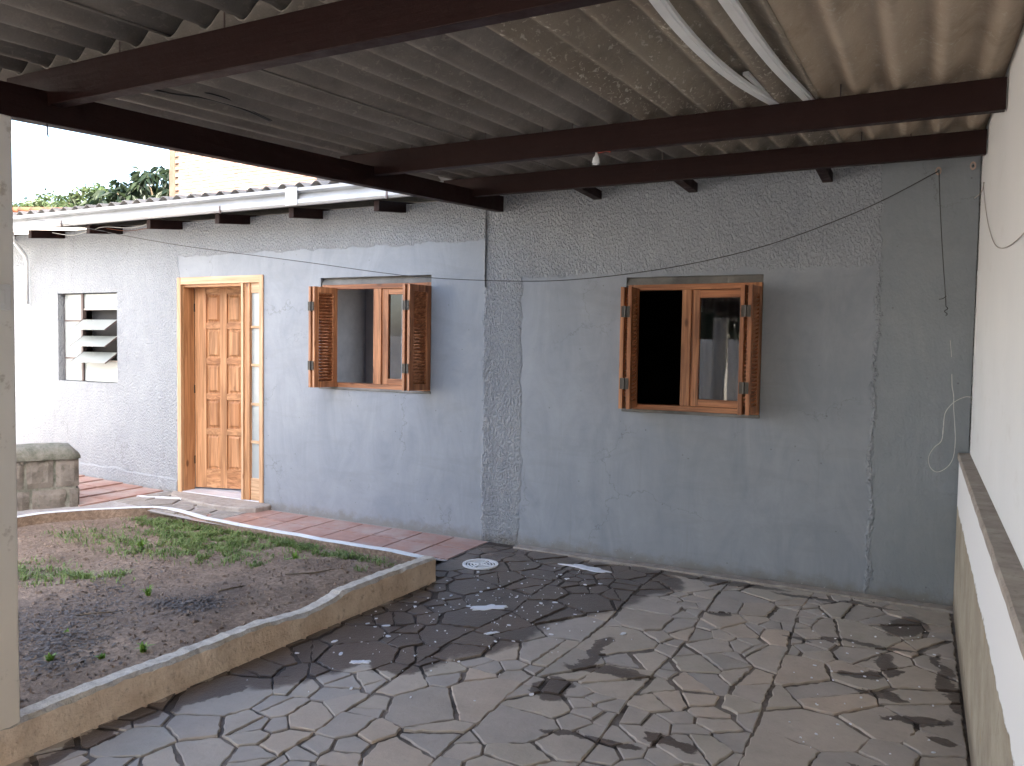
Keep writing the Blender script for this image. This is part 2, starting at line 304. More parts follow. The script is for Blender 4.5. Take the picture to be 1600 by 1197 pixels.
# ------------------------------------------------------------------ object helpers
WP = {}
def tag(o, label=None, cat=None, group=None, kind=None):
    if label: o['label'] = label
    if cat: o['category'] = cat
    if group: o['group'] = group
    if kind: o['kind'] = kind
    return o
def link(o, loc, parent=None):
    COL.objects.link(o); WP[o.name] = Vector(loc)
    if parent is not None:
        o.parent = parent; o.location = Vector(loc) - WP[parent.name]
    else: o.location = loc
    return o
def empty(name, loc): 
    o = bpy.data.objects.new(name, None); o.empty_display_size = .1
    return link(o, loc)
class MB:
    def __init__(s): s.v = []; s.f = []; s.mi = []
    def add(s, v, f, mi=0):
        k = len(s.v); s.v += [Vector(q) for q in v]; s.f += [[i + k for i in q] for q in f]; s.mi += [mi] * len(f); return s
    def box(s, x0, x1, y0, y1, z0, z1, mi=0, rot=None, piv=None):
        v = [Vector((x, y, z)) for z in (z0, z1) for y in (y0, y1) for x in (x0, x1)]
        if rot is not None: v = [rot @ (q - Vector(piv)) + Vector(piv) for q in v]
        return s.add(v, [(0, 2, 3, 1), (4, 5, 7, 6), (0, 1, 5, 4), (2, 6, 7, 3), (0, 4, 6, 2), (1, 3, 7, 5)], mi)
    def tube(s, pts, r, n=8, mi=0, cap=True):
        pts = [Vector(p) for p in pts]; N = len(pts); rings = []
        for i, p in enumerate(pts):
            t = (pts[min(i + 1, N - 1)] - pts[max(i - 1, 0)]).normalized()
            u = t.cross(Vector((0, 0, 1)));  u = t.cross(Vector((0, 1, 0))) if u.length < .05 else u
            u.normalize(); q = t.cross(u); ri = r[i] if isinstance(r, (list, tuple)) else r
            rings.append([p + u * (math.cos(2 * math.pi * k / n) * ri) + q * (math.sin(2 * math.pi * k / n) * ri) for k in range(n)])
        v = [x for rg in rings for x in rg]; f = []
        for i in range(N - 1):
            for k in range(n): f.append((i * n + k, i * n + (k + 1) % n, (i + 1) * n + (k + 1) % n, (i + 1) * n + k))
        if cap: f += [tuple(range(n))[::-1], tuple(range((N - 1) * n, N * n))]
        return s.add(v, f, mi)
    def prism(s, poly, z0, z1, inset=0, drop=0, mi=0):
        n = len(poly); c = Vector((sum(p[0] for p in poly) / n, sum(p[1] for p in poly) / n))
        def ring(z, ins): 
            out = []
            for p in poly:
                d = Vector((p[0], p[1])) - c; L = max(d.length, 1e-5); out.append((c.x + d.x * (1 - ins / L), c.y + d.y * (1 - ins / L), z))
            return out
        v = ring(z0, 0); f = []
        if inset: v += ring(z1 - drop, 0) + ring(z1, inset); L = 2
        else: v += ring(z1, 0); L = 1
        for l in range(L):
            for k in range(n): f.append((l * n + k, l * n + (k + 1) % n, (l + 1) * n + (k + 1) % n, (l + 1) * n + k))
        f.append(tuple(range(L * n, L * n + n)))
        return s.add(v, f, mi)
    def mesh(s, name, mats, org, smooth=False):
        me = bpy.data.meshes.new(name)
        me.from_pydata([tuple(q - org) for q in s.v], [], s.f)
        for mt in (mats if isinstance(mats, (list, tuple)) else [mats]): me.materials.append(mt)
        if len(me.materials) > 1: me.polygons.foreach_set('material_index', s.mi)
        if smooth: me.polygons.foreach_set('use_smooth', [True] * len(me.polygons))
        me.validate(); me.update(); return me
    def build(s, name, mats, parent=None, bevel=0, smooth=False, org=None):
        if org is None:
            lo = Vector([min(q[i] for q in s.v) for i in range(3)]); hi = Vector([max(q[i] for q in s.v) for i in range(3)])
            org = Vector(((lo.x + hi.x) / 2, (lo.y + hi.y) / 2, lo.z))
        o = bpy.data.objects.new(name, s.mesh(name, mats, Vector(org), smooth)); link(o, org, parent)
        if bevel:
            b = o.modifiers.new('bevel', 'BEVEL'); b.width = bevel; b.segments = 2; b.limit_method = 'ANGLE'
        return o
def box(name, mat, parent, x0, x1, y0, y1, z0, z1, bevel=.002, **k):
    return MB().box(x0, x1, y0, y1, z0, z1, **k).build(name, mat, parent, bevel)
def wall_holes(x0, x1, z0, z1, y0, y1, holes, seg=99):
    mb = MB()
    xs = sorted({x0, x1} | {h[0] for h in holes} | {h[1] for h in holes}); zs = sorted({z0, z1} | {h[2] for h in holes} | {h[3] for h in holes})
    ins = lambda x, z: any(h[0] < x < h[1] and h[2] < z < h[3] for h in holes)
    for i in range(len(xs) - 1):
        for j in range(len(zs) - 1):
            a_, b_, c_, d_ = xs[i], xs[i + 1], zs[j], zs[j + 1]
            if ins((a_ + b_) / 2, (c_ + d_) / 2): continue
            mb.add([(a_, y0, c_), (b_, y0, c_), (b_, y0, d_), (a_, y0, d_)], [(0, 1, 2, 3)])
            mb.add([(a_, y1, c_), (b_, y1, c_), (b_, y1, d_), (a_, y1, d_)], [(3, 2, 1, 0)])
    for (a_, b_, c_, d_) in holes:
        mb.add([(a_, y0, c_), (a_, y1, c_), (a_, y1, d_), (a_, y0, d_)], [(0, 1, 2, 3)]); mb.add([(b_, y0, c_), (b_, y1, c_), (b_, y1, d_), (b_, y0, d_)], [(3, 2, 1, 0)])
        mb.add([(a_, y0, c_), (b_, y0, c_), (b_, y1, c_), (a_, y1, c_)], [(0, 1, 2, 3)]); mb.add([(a_, y0, d_), (b_, y0, d_), (b_, y1, d_), (a_, y1, d_)], [(3, 2, 1, 0)])
    a_, b_, c_, d_ = x0, x1, z0, z1
    mb.add([(a_, y0, c_), (a_, y1, c_), (a_, y1, d_), (a_, y0, d_)], [(3, 2, 1, 0)]); mb.add([(b_, y0, c_), (b_, y1, c_), (b_, y1, d_), (b_, y0, d_)], [(0, 1, 2, 3)])
    mb.add([(a_, y0, d_), (b_, y0, d_), (b_, y1, d_), (a_, y1, d_)], [(0, 1, 2, 3)])
    return mb
def corrugated(x0, x1, y0, y1, zf, pitch, amp, ph, seg=10, th=.006, ny=8):
    """sheet with waves running along y; zf(y) = level of the wave bottoms"""
    nx = max(2, round((x1 - x0) / pitch * seg)); mb = MB(); v = []; f = []
    for side in (0, 1):
        for j in range(ny + 1):
            y = y0 + (y1 - y0) * j / ny
            for i in range(nx + 1):
                x = x0 + (x1 - x0) * i / nx
                v.append((x, y, zf(y) + amp * (.5 - .5 * math.cos(2 * math.pi * (x - ph) / pitch)) + (th if side else 0)))
    W = nx + 1; K = W * (ny + 1)
    for j in range(ny):
        for i in range(nx):
            q = (j * W + i, j * W + i + 1, (j + 1) * W + i + 1, (j + 1) * W + i); f.append(q[::-1]); f.append(tuple(t + K for t in q))
    for i in range(nx):
        f.append((i, i + 1, i + 1 + K, i + K)); b = ny * W; f.append((b + i + 1, b + i, b + i + K, b + i + 1 + K))
    for j in range(ny):
        f.append((j * W, j * W + K, (j + 1) * W + K, (j + 1) * W)); b = nx; f.append((j * W + b, (j + 1) * W + b, (j + 1) * W + b + K, j * W + b + K))
    return mb.add(v, f)

# ================================================================== GROUND
g = MB(); g.add([(-600, -400, -.12), (400, -400, -.12), (400, 700, -.12), (-600, 700, -.12)], [(0, 1, 2, 3)])
tag(g.build('ground', M['ground']), kind='structure')
# floor of the yard under path and paving
pb = MB().box(-12, -7.12, -10, -3.21, -.119, .03).box(-7.12, -2.95, -10, -6.0, -.119, .03).box(-12, -2.95, -6.0, 0, -.119, -.06)
tag(pb.build('yard_base', M['yard']), kind='structure')

tag(MB().box(-40, 40, -30, -10.3, -.119, -.02).build('street_bounce', M['yard']), kind='structure')  # unseen pale slab added to bounce light into the carport from behind
# ---- crazy paving
patio = MB().box(-2.96, .214, -10, 0, -.11, -.0085).build('paved_floor', M['mortar']); tag(patio, kind='structure')
def clip(poly, nx, ny, c):
    out = []
    for i in range(len(poly)):
        p, q = poly[i], poly[(i + 1) % len(poly)]; dp = nx * p[0] + ny * p[1] - c; dq = nx * q[0] + ny * q[1] - c
        if dp <= 0: out.append(p)
        if dp * dq < 0:
            t = dp / (dp - dq); out.append((p[0] + (q[0] - p[0]) * t, p[1] + (q[1] - p[1]) * t))
    return out
def shrink(poly, d):
    n = len(poly); res = poly
    A = sum(poly[i][0] * poly[(i + 1) % n][1] - poly[(i + 1) % n][0] * poly[i][1] for i in range(n)); sg = 1 if A > 0 else -1
    for i in range(n):
        p, q = poly[i], poly[(i + 1) % n]; dx, dy = q[0] - p[0], q[1] - p[1]; L = math.hypot(dx, dy)
        if L < 1e-4: continue
        nx, ny = sg * dy / L, -sg * dx / L; dd = d * rnd.choice((.35, .5, .7, 1, 1, 1.4, 2.3, 3.4)) * rnd.uniform(.8, 1.2)
        res = clip(res, nx, ny, nx * p[0] + ny * p[1] - dd)
        if len(res) < 3: return []
    return res
def rough_edge(poly, amp, seg):
    out = []
    for i in range(len(poly)):
        p, q = poly[i], poly[(i + 1) % len(poly)]; L = math.hypot(q[0] - p[0], q[1] - p[1]); k = max(1, int(L / seg))
        for j in range(k):
            t = j / k; a_ = amp if j else amp * .5
            out.append((p[0] + (q[0] - p[0]) * t + rnd.uniform(-a_, a_), p[1] + (q[1] - p[1]) * t + rnd.uniform(-a_, a_)))
    return out
def warp(poly):
    out = []
    for x, y in poly:
        k = min(1, max(0, (-.12 - y) * 4)) * min(1, max(0, (.2 - x) * 5))
        k2 = k * min(1, max(0, (x + 2.9) * 4))
        out.append((x + k2 * (.05 * mnoise.noise(Vector((x * .9, y * 1.1, 11))) + .016 * mnoise.noise(Vector((x * 4, y * 4, 5)))), y + k * (.05 * mnoise.noise(Vector((x * 1.1, y * .9, 31))) + .016 * mnoise.noise(Vector((x * 4, y * 4, 15))))))
    return out
def split(poly):
    n = len(poly); cx = sum(p[0] for p in poly) / n + rnd.uniform(-.04, .04); cy = sum(p[1] for p in poly) / n + rnd.uniform(-.04, .04); a_ = rnd.uniform(0, 3.14)
    nx, ny = math.cos(a_), math.sin(a_); c_ = nx * cx + ny * cy
    return [q for q in (clip(poly, nx, ny, c_), clip(poly, -nx, -ny, -c_)) if len(q) >= 3]
def area(p): return abs(sum(p[i][0] * p[(i + 1) % len(p)][1] - p[(i + 1) % len(p)][0] * p[i][1] for i in range(len(p)))) / 2
strips = [(-2.94, -2.08), (-2.08, -1.53), (-1.53, -1.07), (-1.07, -.56), (-.56, .205)]
stones = []
def lay(x0, x1, y0, y1, dens):
    seeds = []; want = int((x1 - x0) * (y1 - y0) * dens); tries = 0
    while len(seeds) < want and tries < 9000:
        tries += 1; s = (rnd.uniform(x0, x1), rnd.uniform(y0, y1)); md = rnd.choice((.09, .16, .22, .27))
        if all(math.hypot(s[0] - t[0], (s[1] - t[1])) > max(md, t[2]) * .92 for t in seeds): seeds.append((*s, md))
    res = []
    for i, s in enumerate(seeds):
        poly = [(x0, y0), (x1, y0), (x1, y1), (x0, y1)]
        for j, t in enumerate(seeds):
            if i == j: continue
            dx, dy = t[0] - s[0], t[1] - s[1]
            if dx * dx + dy * dy > 2: continue
            wd = (s[2] ** 2 - t[2] ** 2) * .6
            poly = clip(poly, dx, dy, (t[0] ** 2 + t[1] ** 2 - s[0] ** 2 - s[1] ** 2 + wd) / 2)
            if len(poly) < 3: break
        if len(poly) >= 3: res.append(poly)
    return res
for sx0, sx1 in strips:
    cells = []
    for c_ in lay(sx0, sx1, -4.5, -.10, 34): cells += split(c_) if area(c_) > .03 and rnd.random() < .5 else [c_]
    for poly in cells:
        poly = shrink(poly, .0052)
        if len(poly) < 3: continue
        cy = sum(p[1] for p in poly) / len(poly)
        if min(p[0] for p in poly) < -2.7 and min(p[1] for p in poly) < -1.05:
            # stay clear of the planter kerb: line (-2.745,-1.1) .. (-2.875,-3.9)
            poly = clip(poly, -1, .0464, 2.745 + .0464 * -1.1 + .004)
        if len(poly) >= 3 and area(poly) > .0012: stones.append(warp(poly))
stones.sort(key=lambda p: -area(p))
keep, rest = stones[:298], stones[298:]
for poly in keep:
    dz = rnd.uniform(-.003, .004)
    o_ = MB().prism(rough_edge(poly, .0055, .026), -.03, dz, .004, .003); o_ = o_.build('flagstone', M['flag'], patio); o_.rotation_euler = (rnd.uniform(-.012, .012), rnd.uniform(-.012, .012), 0)
sm = MB()
for poly in rest: sm.prism(rough_edge(poly, .003, .05), -.03, 0, .004, .003)
for sx0, sx1 in [(-2.86, -1.9), (-1.9, -.9), (-.9, .205)]:
    for poly in lay(sx0, sx1, -9.9, -4.5, 14):
        poly = shrink(poly, .007)
        if len(poly) >= 3: sm.prism(rough_edge(poly, .003, .08), -.03, 0, .004, .003)
tag(sm.build('flagstone_rest', M['flag'], patio), kind='stuff')
tag(MB().box(-2.70, .214, -.10, -.002, -.02, .010).build('cement_strip', M['cap'], patio, .004))

# ---- drain
dr = empty('floor_drain', (-2.68, -.63, .0)); tag(dr, 'round white metal floor drain grate set in the wet paving near the wall', 'drain')
mb = MB()
def annulus(mb, cx, cy, r0, r1, z0, z1, n=40, a0=0, a1=2 * math.pi):
    full = abs(a1 - a0 - 2 * math.pi) < 1e-6; N = n
    v = []; f = []
    for k in range(N + (0 if full else 1)):
        t = a0 + (a1 - a0) * k / N
        for r_, z_ in ((r0, z0), (r1, z0), (r1, z1), (r0, z1)): v.append((cx + r_ * math.cos(t), cy + r_ * math.sin(t), z_))
    T = len(v) // 4
    for k in range(N):
        b, c_ = k * 4, ((k + 1) % T) * 4
        for q in range(4): f.append((b + q, c_ + q, c_ + (q + 1) % 4, b + (q + 1) % 4))
    if not full: f += [(0, 1, 2, 3), (T * 4 - 1, T * 4 - 2, T * 4 - 3, T * 4 - 4)]
    mb.add(v, f)
annulus(mb, -2.68, -.63, .105, .125, .002, .012); mb.build('rim', M['white'], dr, smooth=False)
mb = MB()
for r_ in (.02, .042, .064, .086):
    for q in range(4): annulus(mb, -2.68, -.63, r_, r_ + .007, .004, .009, 8, q * math.pi / 2 + .25, (q + 1) * math.pi / 2 - .25)
mb.build('grate_ring', M['white'], dr)
mb = MB()
for q in range(4): mb.box(-2.68 + .008, -2.68 + .106, -.638, -.622, .003, .0105, rot=Matrix.Rotation(q * math.pi / 2, 3, 'Z'), piv=(-2.68, -.63, 0))
mb.build('grate_bar', M['white'], dr)
mb = MB(); mb.prism([(-2.68 + .105 * math.cos(t * .3142), -.63 + .105 * math.sin(t * .3142)) for t in range(20)], .0005, .003); mb.build('sump', M['black'], dr)

# ---- tiled path
def gz(x, y=0): return max(0, (-5.4 - x)) * .034          # the path climbs gently to the left
path = empty('tiled_path', (-4.5, -.3, 0)); tag(path, kind='structure')
mb = MB(); N = 120
KB = [(-6.02, -.56), (-6.07, -.57), (-6.2, -.72), (-6.45, -1.05), (-6.56, -1.3), (-6.62, -1.55), (-6.75, -2.2), (-6.9, -3.2)]
def kerb_y(x):
    for (xa_, ya_), (xb_, yb_) in zip(KB, KB[1:]):
        if xb_ <= x <= xa_: return ya_ + (yb_ - ya_) * (xa_ - x) / (xa_ - xb_)
    return -3.2 if x < -6.9 else -.56
for i in range(N):
    xa, xb = -9.6 + (6.65) * i / N, -9.6 + 6.65 * (i + 1) / N; ya3, yb3 = kerb_y(xa), kerb_y(xb)
    mb.add([(xa, ya3, gz(xa) - .004), (xb, yb3, gz(xb) - .004), (xb, 0, gz(xb) - .004), (xa, 0, gz(xa) - .004)], [(0, 1, 2, 3)]) if xb < -6.02 else \
    mb.add([(xa, -.66, gz(xa) - .004), (xb, -.66, gz(xb) - .004), (xb, 0, gz(xb) - .004), (xa, 0, gz(xa) - .004)], [(0, 1, 2, 3)])
tag(mb.build('path_bed', M['grout'], path))
tile_me = MB().box(-.1425, .1425, -.141, .141, -.012, .003).mesh('tile', M['tile'], Vector((0, 0, 0)))
def tile(x, y, z=0, rz=0, sx=1, sy=1):
    o = bpy.data.objects.new('tile', tile_me); link(o, (x, y, z + rnd.uniform(-.0012, .0012)), path); o.scale = (sx, sy, 1); o.rotation_euler = (0, 0, rz)
x = -2.95 - .15
while x > -5.25:
    tile(x, -.178, 0); tile(x, -.475, 0)
    x -= .3
tile(-5.42, -.53, 0, .06, .8, .75)
x = -6.75
while x > -9.3:
    for y in (-.18, -.475, -.77): tile(x, y, gz(x) + .001)
    x -= .3
for y in (-1.07, -1.36): tile(-7.05, y, gz(-7.05) + .001)
# crazy paving in front of the door
for poly in lay(-6.58, -5.28, -.62, -.03, 22):
    poly = shrink(poly, .008)
    if len(poly) < 3 or area(poly) < .002: continue
    cx = sum(p[0] for p in poly) / len(poly); z = gz(cx)
    MB().prism(rough_edge(poly, .004, .05), z - .03, z + .006, .005, .003).build('path_stone', M['step'], path)
# white paint smear on the joint by the door
mb = MB()
pts = [(-6.62, -.34), (-6.5, -.36), (-6.35, -.28), (-6.2, -.22), (-6.1, -.2), (-6.15, -.17), (-6.36, -.23), (-6.5, -.3), (-6.6, -.29)]
mb.prism([(p[0], p[1]) for p in pts], .03, .043); tag(mb.build('paint_smear', M['foam']), 'white smear of dried paint on the tiles left of the door step', 'paint smear')

# ---- planter
plant = empty('planter_bed', (-4.2, -2.2, 0)); tag(plant, 'low planter bed of bare soil with kerbs, in the middle of the yard', 'planter')
def kx(y): return -2.745 + (y + 1.1) * .0464           # outer face of the front kerb
mb = MB(); N = 220; rows = []
for i in range(N + 1):
    y = -1.10 - 4.9 * i / N
    chip = 0
    if -2.5 < y < -1.98: chip = .022 * math.sin((y + 2.5) / .52 * math.pi)
    nz = lambda s, k: mnoise.noise(Vector((y * k, s * 7.3, 0)))
    o_ = kx(y); i_ = o_ - .098
    zt = .15 - chip + .008 * nz(1, 2) + .004 * nz(2, 12) + .004 * nz(22, 31) - max(0, nz(21, 5) - .42) * .09
    if y > -1.98: zt += .012
    rows.append([(o_ + .004 + .004 * nz(3, 9), y, -.03), (o_ + .007 * nz(4, 12), y, .05), (o_ - .001 + .009 * nz(5, 13), y, zt - .018 + .009 * nz(8, 16)), (o_ - .016 + .012 * nz(6, 15), y, zt), (i_ + .014 + .012 * nz(7, 11), y, zt - .002 + .005 * nz(17, 23)), (i_, y, zt - .014), (i_, y, -.05)])
v = [q for r_ in rows for q in r_]; f = []; mi = []
for i in range(N):
    for k in range(6):
        f.append((i * 7 + k, i * 7 + k + 1, (i + 1) * 7 + k + 1, (i + 1) * 7 + k)); mi.append(1 if k in (2, 3, 4) else 0)
f.append(tuple(range(7))[::-1]); mi.append(0)
mb.add(v, f); mb.mi = mi; mb.build('kerb', [M['kerb'], M['kerbtop']], plant)['label'] = 'tan rendered kerb with a rough grey top along the paving'
# whitewashed back kerb and left kerb (polyline)
back = [(-2.845, -1.07), (-2.93, -.90), (-3.10, -.70), (-3.4, -.668), (-4.1, -.66), (-4.95, -.63), (-5.6, -.57), (-5.92, -.53), (-6.07, -.57), (-6.2, -.72), (-6.45, -1.05), (-6.56, -1.3), (-6.62, -1.55), (-6.75, -2.2), (-6.9, -3.5), (-7.1, -6)]
def polyline_kerb(pts, wd, zt, zb):
    P2 = []
    for i in range(len(pts) - 1):
        k = max(1, int(math.dist(pts[i], pts[i + 1]) / .08))
        for j in range(k): P2.append(Vector(pts[i]).lerp(Vector(pts[i + 1]), j / k))
    P2.append(Vector(pts[-1])); v = []; f = []
    for i, p in enumerate(P2):
        t = (P2[min(i + 1, len(P2) - 1)] - P2[max(i - 1, 0)]).normalized(); n_ = Vector((t.y, -t.x))
        if i == 0: pass
        a1 = p - n_ * (wd / 2 + .005 * mnoise.noise(Vector((i * .4, 1, 0)))); b1 = p + n_ * (wd / 2 + .008 * mnoise.noise(Vector((i * .5, 5, 0))))
        z_ = zt(p.x, p.y) + .005 * mnoise.noise(Vector((i * .3, 9, 0)))
        v += [(a1.x, a1.y, zb), (a1.x, a1.y, z_), (b1.x, b1.y, z_), (b1.x, b1.y, zb)]
    mi = []
    for i in range(len(P2) - 1):
        for k in range(3): f.append((i * 4 + k, (i + 1) * 4 + k, (i + 1) * 4 + k + 1, i * 4 + k + 1)); mi.append(1 if k == 0 else 0)
    f += [(0, 1, 2, 3), tuple(range(len(v) - 1, len(v) - 5, -1))]; mi += [0, 0]
    mb = MB().add(v, f); mb.mi = mi; return mb
polyline_kerb(back[:], .075, lambda x, y: .014 + gz(x) + (.125 * min(1, max(0, (-.70 - y) / .36)) if x > -3.2 else 0), -.1).build('kerb', [M['white_kerb'], M['soil']], plant)['label'] = 'narrow whitewashed kerb along the tiled path'
# soil
def soil_z(x, y):
    t = min(1, max(0, (-.75 - y) / 1.2)); u = min(1, max(0, (x + 6.3) / 3.2))
    z = -.045 + .13 * min(1, max(0, (-.7 - y) / 1.6)) * (.25 + .75 * u)
    if x > -3.7: z = max(z, -.03 + .125 * min(1, max(0, (-.78 - y) / .7)))
    z += .018 * mnoise.noise(Vector((x * 2.1, y * 2.1, 0))) + .007 * mnoise.noise(Vector((x * 9, y * 9, 2))) + .0045 * mnoise.noise(Vector((x * 31, y * 31, 3))) + .002 * mnoise.noise(Vector((x * 80, y * 80, 3)))
    return min(z, .125)
def left_edge(y):
    pts = [(-.5, -5.9), (-.62, -6.05), (-1.05, -6.4), (-1.55, -6.57), (-2.2, -6.72), (-3.5, -6.87), (-6, -7.1)]
    for (ya, xa), (yb, xb) in zip(pts, pts[1:]):
        if yb <= y <= ya: return xa + (xb - xa) * (ya - y) / (ya - yb)
    return -5.9
nyS, nxS = 230, 250; v = []; f = []
for j in range(nyS + 1):
    y = -.6 - 3.6 * (j / nyS)
    xl = left_edge(y) - .02; xr = kx(min(y, -1.1)) - .09 if y < -1.08 else -2.88 - (y + 1.08) * .75
    for i in range(nxS + 1):
        x = xl + (xr - xl) * i / nxS; v.append((x, y, soil_z(x, y)))
for j in range(nyS):
    for i in range(nxS):
        q = j * (nxS + 1) + i; f.append((q, q + nxS + 1, q + nxS + 2, q + 1))
k = len(v); v += [(left_edge(-4.2), -4.2, .05), (kx(-4.2) - .09, -4.2, .1), (kx(-6) - .09, -6, .1), (-7.1, -6, .05)]; f.append((k, k + 3, k + 2, k + 1))
tag(MB().add(v, f).build('soil', M['soil'], plant, smooth=True), kind='stuff')
# crumbs of soil
mb = MB()
for _ in range(11000):
    y = rnd.uniform(-4.0, -.75); x = rnd.uniform(left_edge(y) + .1, kx(y) - .12)
    r_ = rnd.choice((.003, .003, .004, .005, .006, .009, .012)) * rnd.uniform(.7, 1.3); z = soil_z(x, y)
    a0 = rnd.uniform(0, 6.3); v = [(x + r_ * math.cos(a0 + t * 2.09) * rnd.uniform(.6, 1.3), y + r_ * math.sin(a0 + t * 2.09) * rnd.uniform(.6, 1.3), z - .001) for t in range(3)] + [(x + rnd.uniform(-.3, .3) * r_, y + rnd.uniform(-.3, .3) * r_, z + r_ * .9)]
    mb.add(v, [(0, 1, 3), (1, 2, 3), (2, 0, 3)])
tag(mb.build('soil_crumbs', M['clod']), 'crumbs and pebbles scattered over the bare soil of the planter', 'gravel', kind='stuff')
mb = MB()
for _ in range(420):
    y = rnd.uniform(-4.0, -.8); x = rnd.uniform(left_edge(y) + .1, kx(y) - .13); r_ = rnd.uniform(.009, .022); z = soil_z(x, y)
    v = []
    for k in range(6): v.append((x + r_ * math.cos(k * 1.047) * rnd.uniform(.7, 1.2), y + r_ * math.sin(k * 1.047) * rnd.uniform(.7, 1.2), z - .002))
    for k in range(6): v.append((x + r_ * .6 * math.cos(k * 1.047) * rnd.uniform(.6, 1.2), y + r_ * .6 * math.sin(k * 1.047) * rnd.uniform(.6, 1.2), z + r_ * rnd.uniform(.35, .6)))
    mb.add(v, [(k, (k + 1) % 6, (k + 1) % 6 + 6, k + 6) for k in range(6)] + [(6, 7, 8, 9, 10, 11)])
tag(mb.build('soil_clods', M['soil']), 'larger clods of dry soil lying on the planter', 'clods', kind='stuff')
# dead leaves / bark chips
mb = MB(); LZ = [(-3.94, -2.68, .3, .22, 500), (-3.62, -2.46, .22, .10, 380), (-3.44, -2.36, .12, .12, 420), (-3.75, -3.05, .35, .25, 700), (-3.4, -3.25, .25, .18, 320), (-4.25, -2.4, .25, .2, 260), (-3.55, -3.05, .2, .15, 220), (-4.1, -3.0, .4, .3, 400), (-4.6, -1.9, .6, .3, 160), (-3.6, -1.6, .5, .4, 110)]
for cx, cy, rx, ry, n in LZ:
    for _ in range(n):
        x = rnd.gauss(cx, rx * .55); y = rnd.gauss(cy, ry * .55)
        if x > kx(y) - .12: continue
        L = rnd.uniform(.006, .018); W_ = L * rnd.uniform(.25, .6); a0 = rnd.uniform(0, 6.28); z = soil_z(x, y) + .003
        d = Vector((math.cos(a0), math.sin(a0), rnd.uniform(-.35, .5))); s_ = Vector((-math.sin(a0), math.cos(a0), rnd.uniform(-.4, .4))); p = Vector((x, y, z + .002))
        mb.add([p - d * L, p + s_ * W_, p + d * L, p - s_ * W_], [(0, 1, 2, 3)])
tag(mb.build('leaf_litter', M['litter']), 'dark dead leaves and chips lying in drifts on the soil', 'leaf litter', kind='stuff')
for lab, pts in (('thin dark twig lying on the soil at the left near the pillar', [(-3.93, -2.76, 0), (-3.86, -2.69, 0), (-3.80, -2.64, 0), (-3.77, -2.6, 0)]),
                 ('short dark twig lying on the soil below the thick grass', [(-3.80, -2.02, 0), (-3.74, -1.96, 0), (-3.67, -1.89, 0)]),
                 ('forked twig lying on bare soil nearer the kerb', [(-3.52, -2.18, 0), (-3.5, -2.1, 0), (-3.47, -2.03, 0)]),
                 ('dry stick on the open soil towards the corner of the bed', [(-3.42, -1.75, 0), (-3.3, -1.62, 0), (-3.24, -1.5, 0)])):
    tag(MB().tube([(x, y, soil_z(x, y) + .007) for x, y, _ in pts], [.004, .005, .003, .002][:len(pts)], 6).build('twig', M['bark'], smooth=True), lab, 'twig', 'twigs lying on the soil')
# grass
mb = MB()
def blade(mb, x, y, z, L, W_, lean, a0, up=1.0):
    d = Vector((math.cos(a0), math.sin(a0), 0)); s_ = Vector((-d.y, d.x, 0)) * W_
    p0 = Vector((x, y, z - .004)); p1 = p0 + Vector((0, 0, L * .55 * up)) + d * L * lean * .35; p2 = p1 + Vector((0, 0, L * (.45 - lean * .45) * up)) + d * L * lean * .6
    mb.add([p0 - s_ * .7, p0 + s_ * .7, p1 + s_, p1 - s_, p2], [(0, 1, 2, 3), (3, 2, 4)])
GZ = [(-5.3, -.78, .5, .1, 900), (-4.6, -.95, .45, .2, 900), (-5.65, -.78, .30, .12, 900), (-5.25, -.95, .42, .2, 1700), (-4.95, -1.05, .4, .25, 1700), (-4.6, -1.3, .35, .26, 1300), (-4.35, -1.42, .22, .16, 500), (-5.3, -1.4, .4, .15, 500), (-5.75, -1.5, .3, .15, 260), (-4.95, -1.6, .3, .15, 300),
      (-4.5, -.76, .25, .07, 420), (-4.1, -.80, .28, .08, 700), (-3.75, -.86, .22, .09, 500), (-3.5, -.92, .16, .08, 420), (-3.80, -1.26, .10, .08, 260), (-3.99, -1.42, .10, .07, 160),
      (-5.1, -2.25, .22, .14, 420), (-4.82, -2.42, .22, .12, 420), (-4.62, -2.25, .22, .06, 380), (-4.45, -2.12, .10, .06, 130), (-3.2, -1.0, .12, .08, 90), (-3.12, -1.4, .05, .04, 30), (-5.9, -.75, .15, .1, 250), (-4.85, -.72, .3, .08, 420), (-5.9, -1.3, .25, .2, 160)]
for cx, cy, rx, ry, n in GZ:
    for _ in range(n):
        x = rnd.gauss(cx, rx * .6); y = rnd.gauss(cy, ry * .6); y = min(y, -.69 if x < -3 else -.8)
        if x < left_edge(y) + .03 or x > kx(y) - .12: continue
        if mnoise.noise(Vector((x * 7, y * 7, 4))) + .5 * mnoise.noise(Vector((x * 19, y * 19, 4))) < -.12: continue
        blade(mb, x, y, soil_z(x, y), rnd.uniform(.02, .07), rnd.uniform(.002, .0048), rnd.uniform(.3, 1.25), rnd.uniform(0, 6.28))
tag(mb.build('grass', M['grass']), 'green grass growing thickly along the back kerb and in low patches', 'grass', kind='stuff')
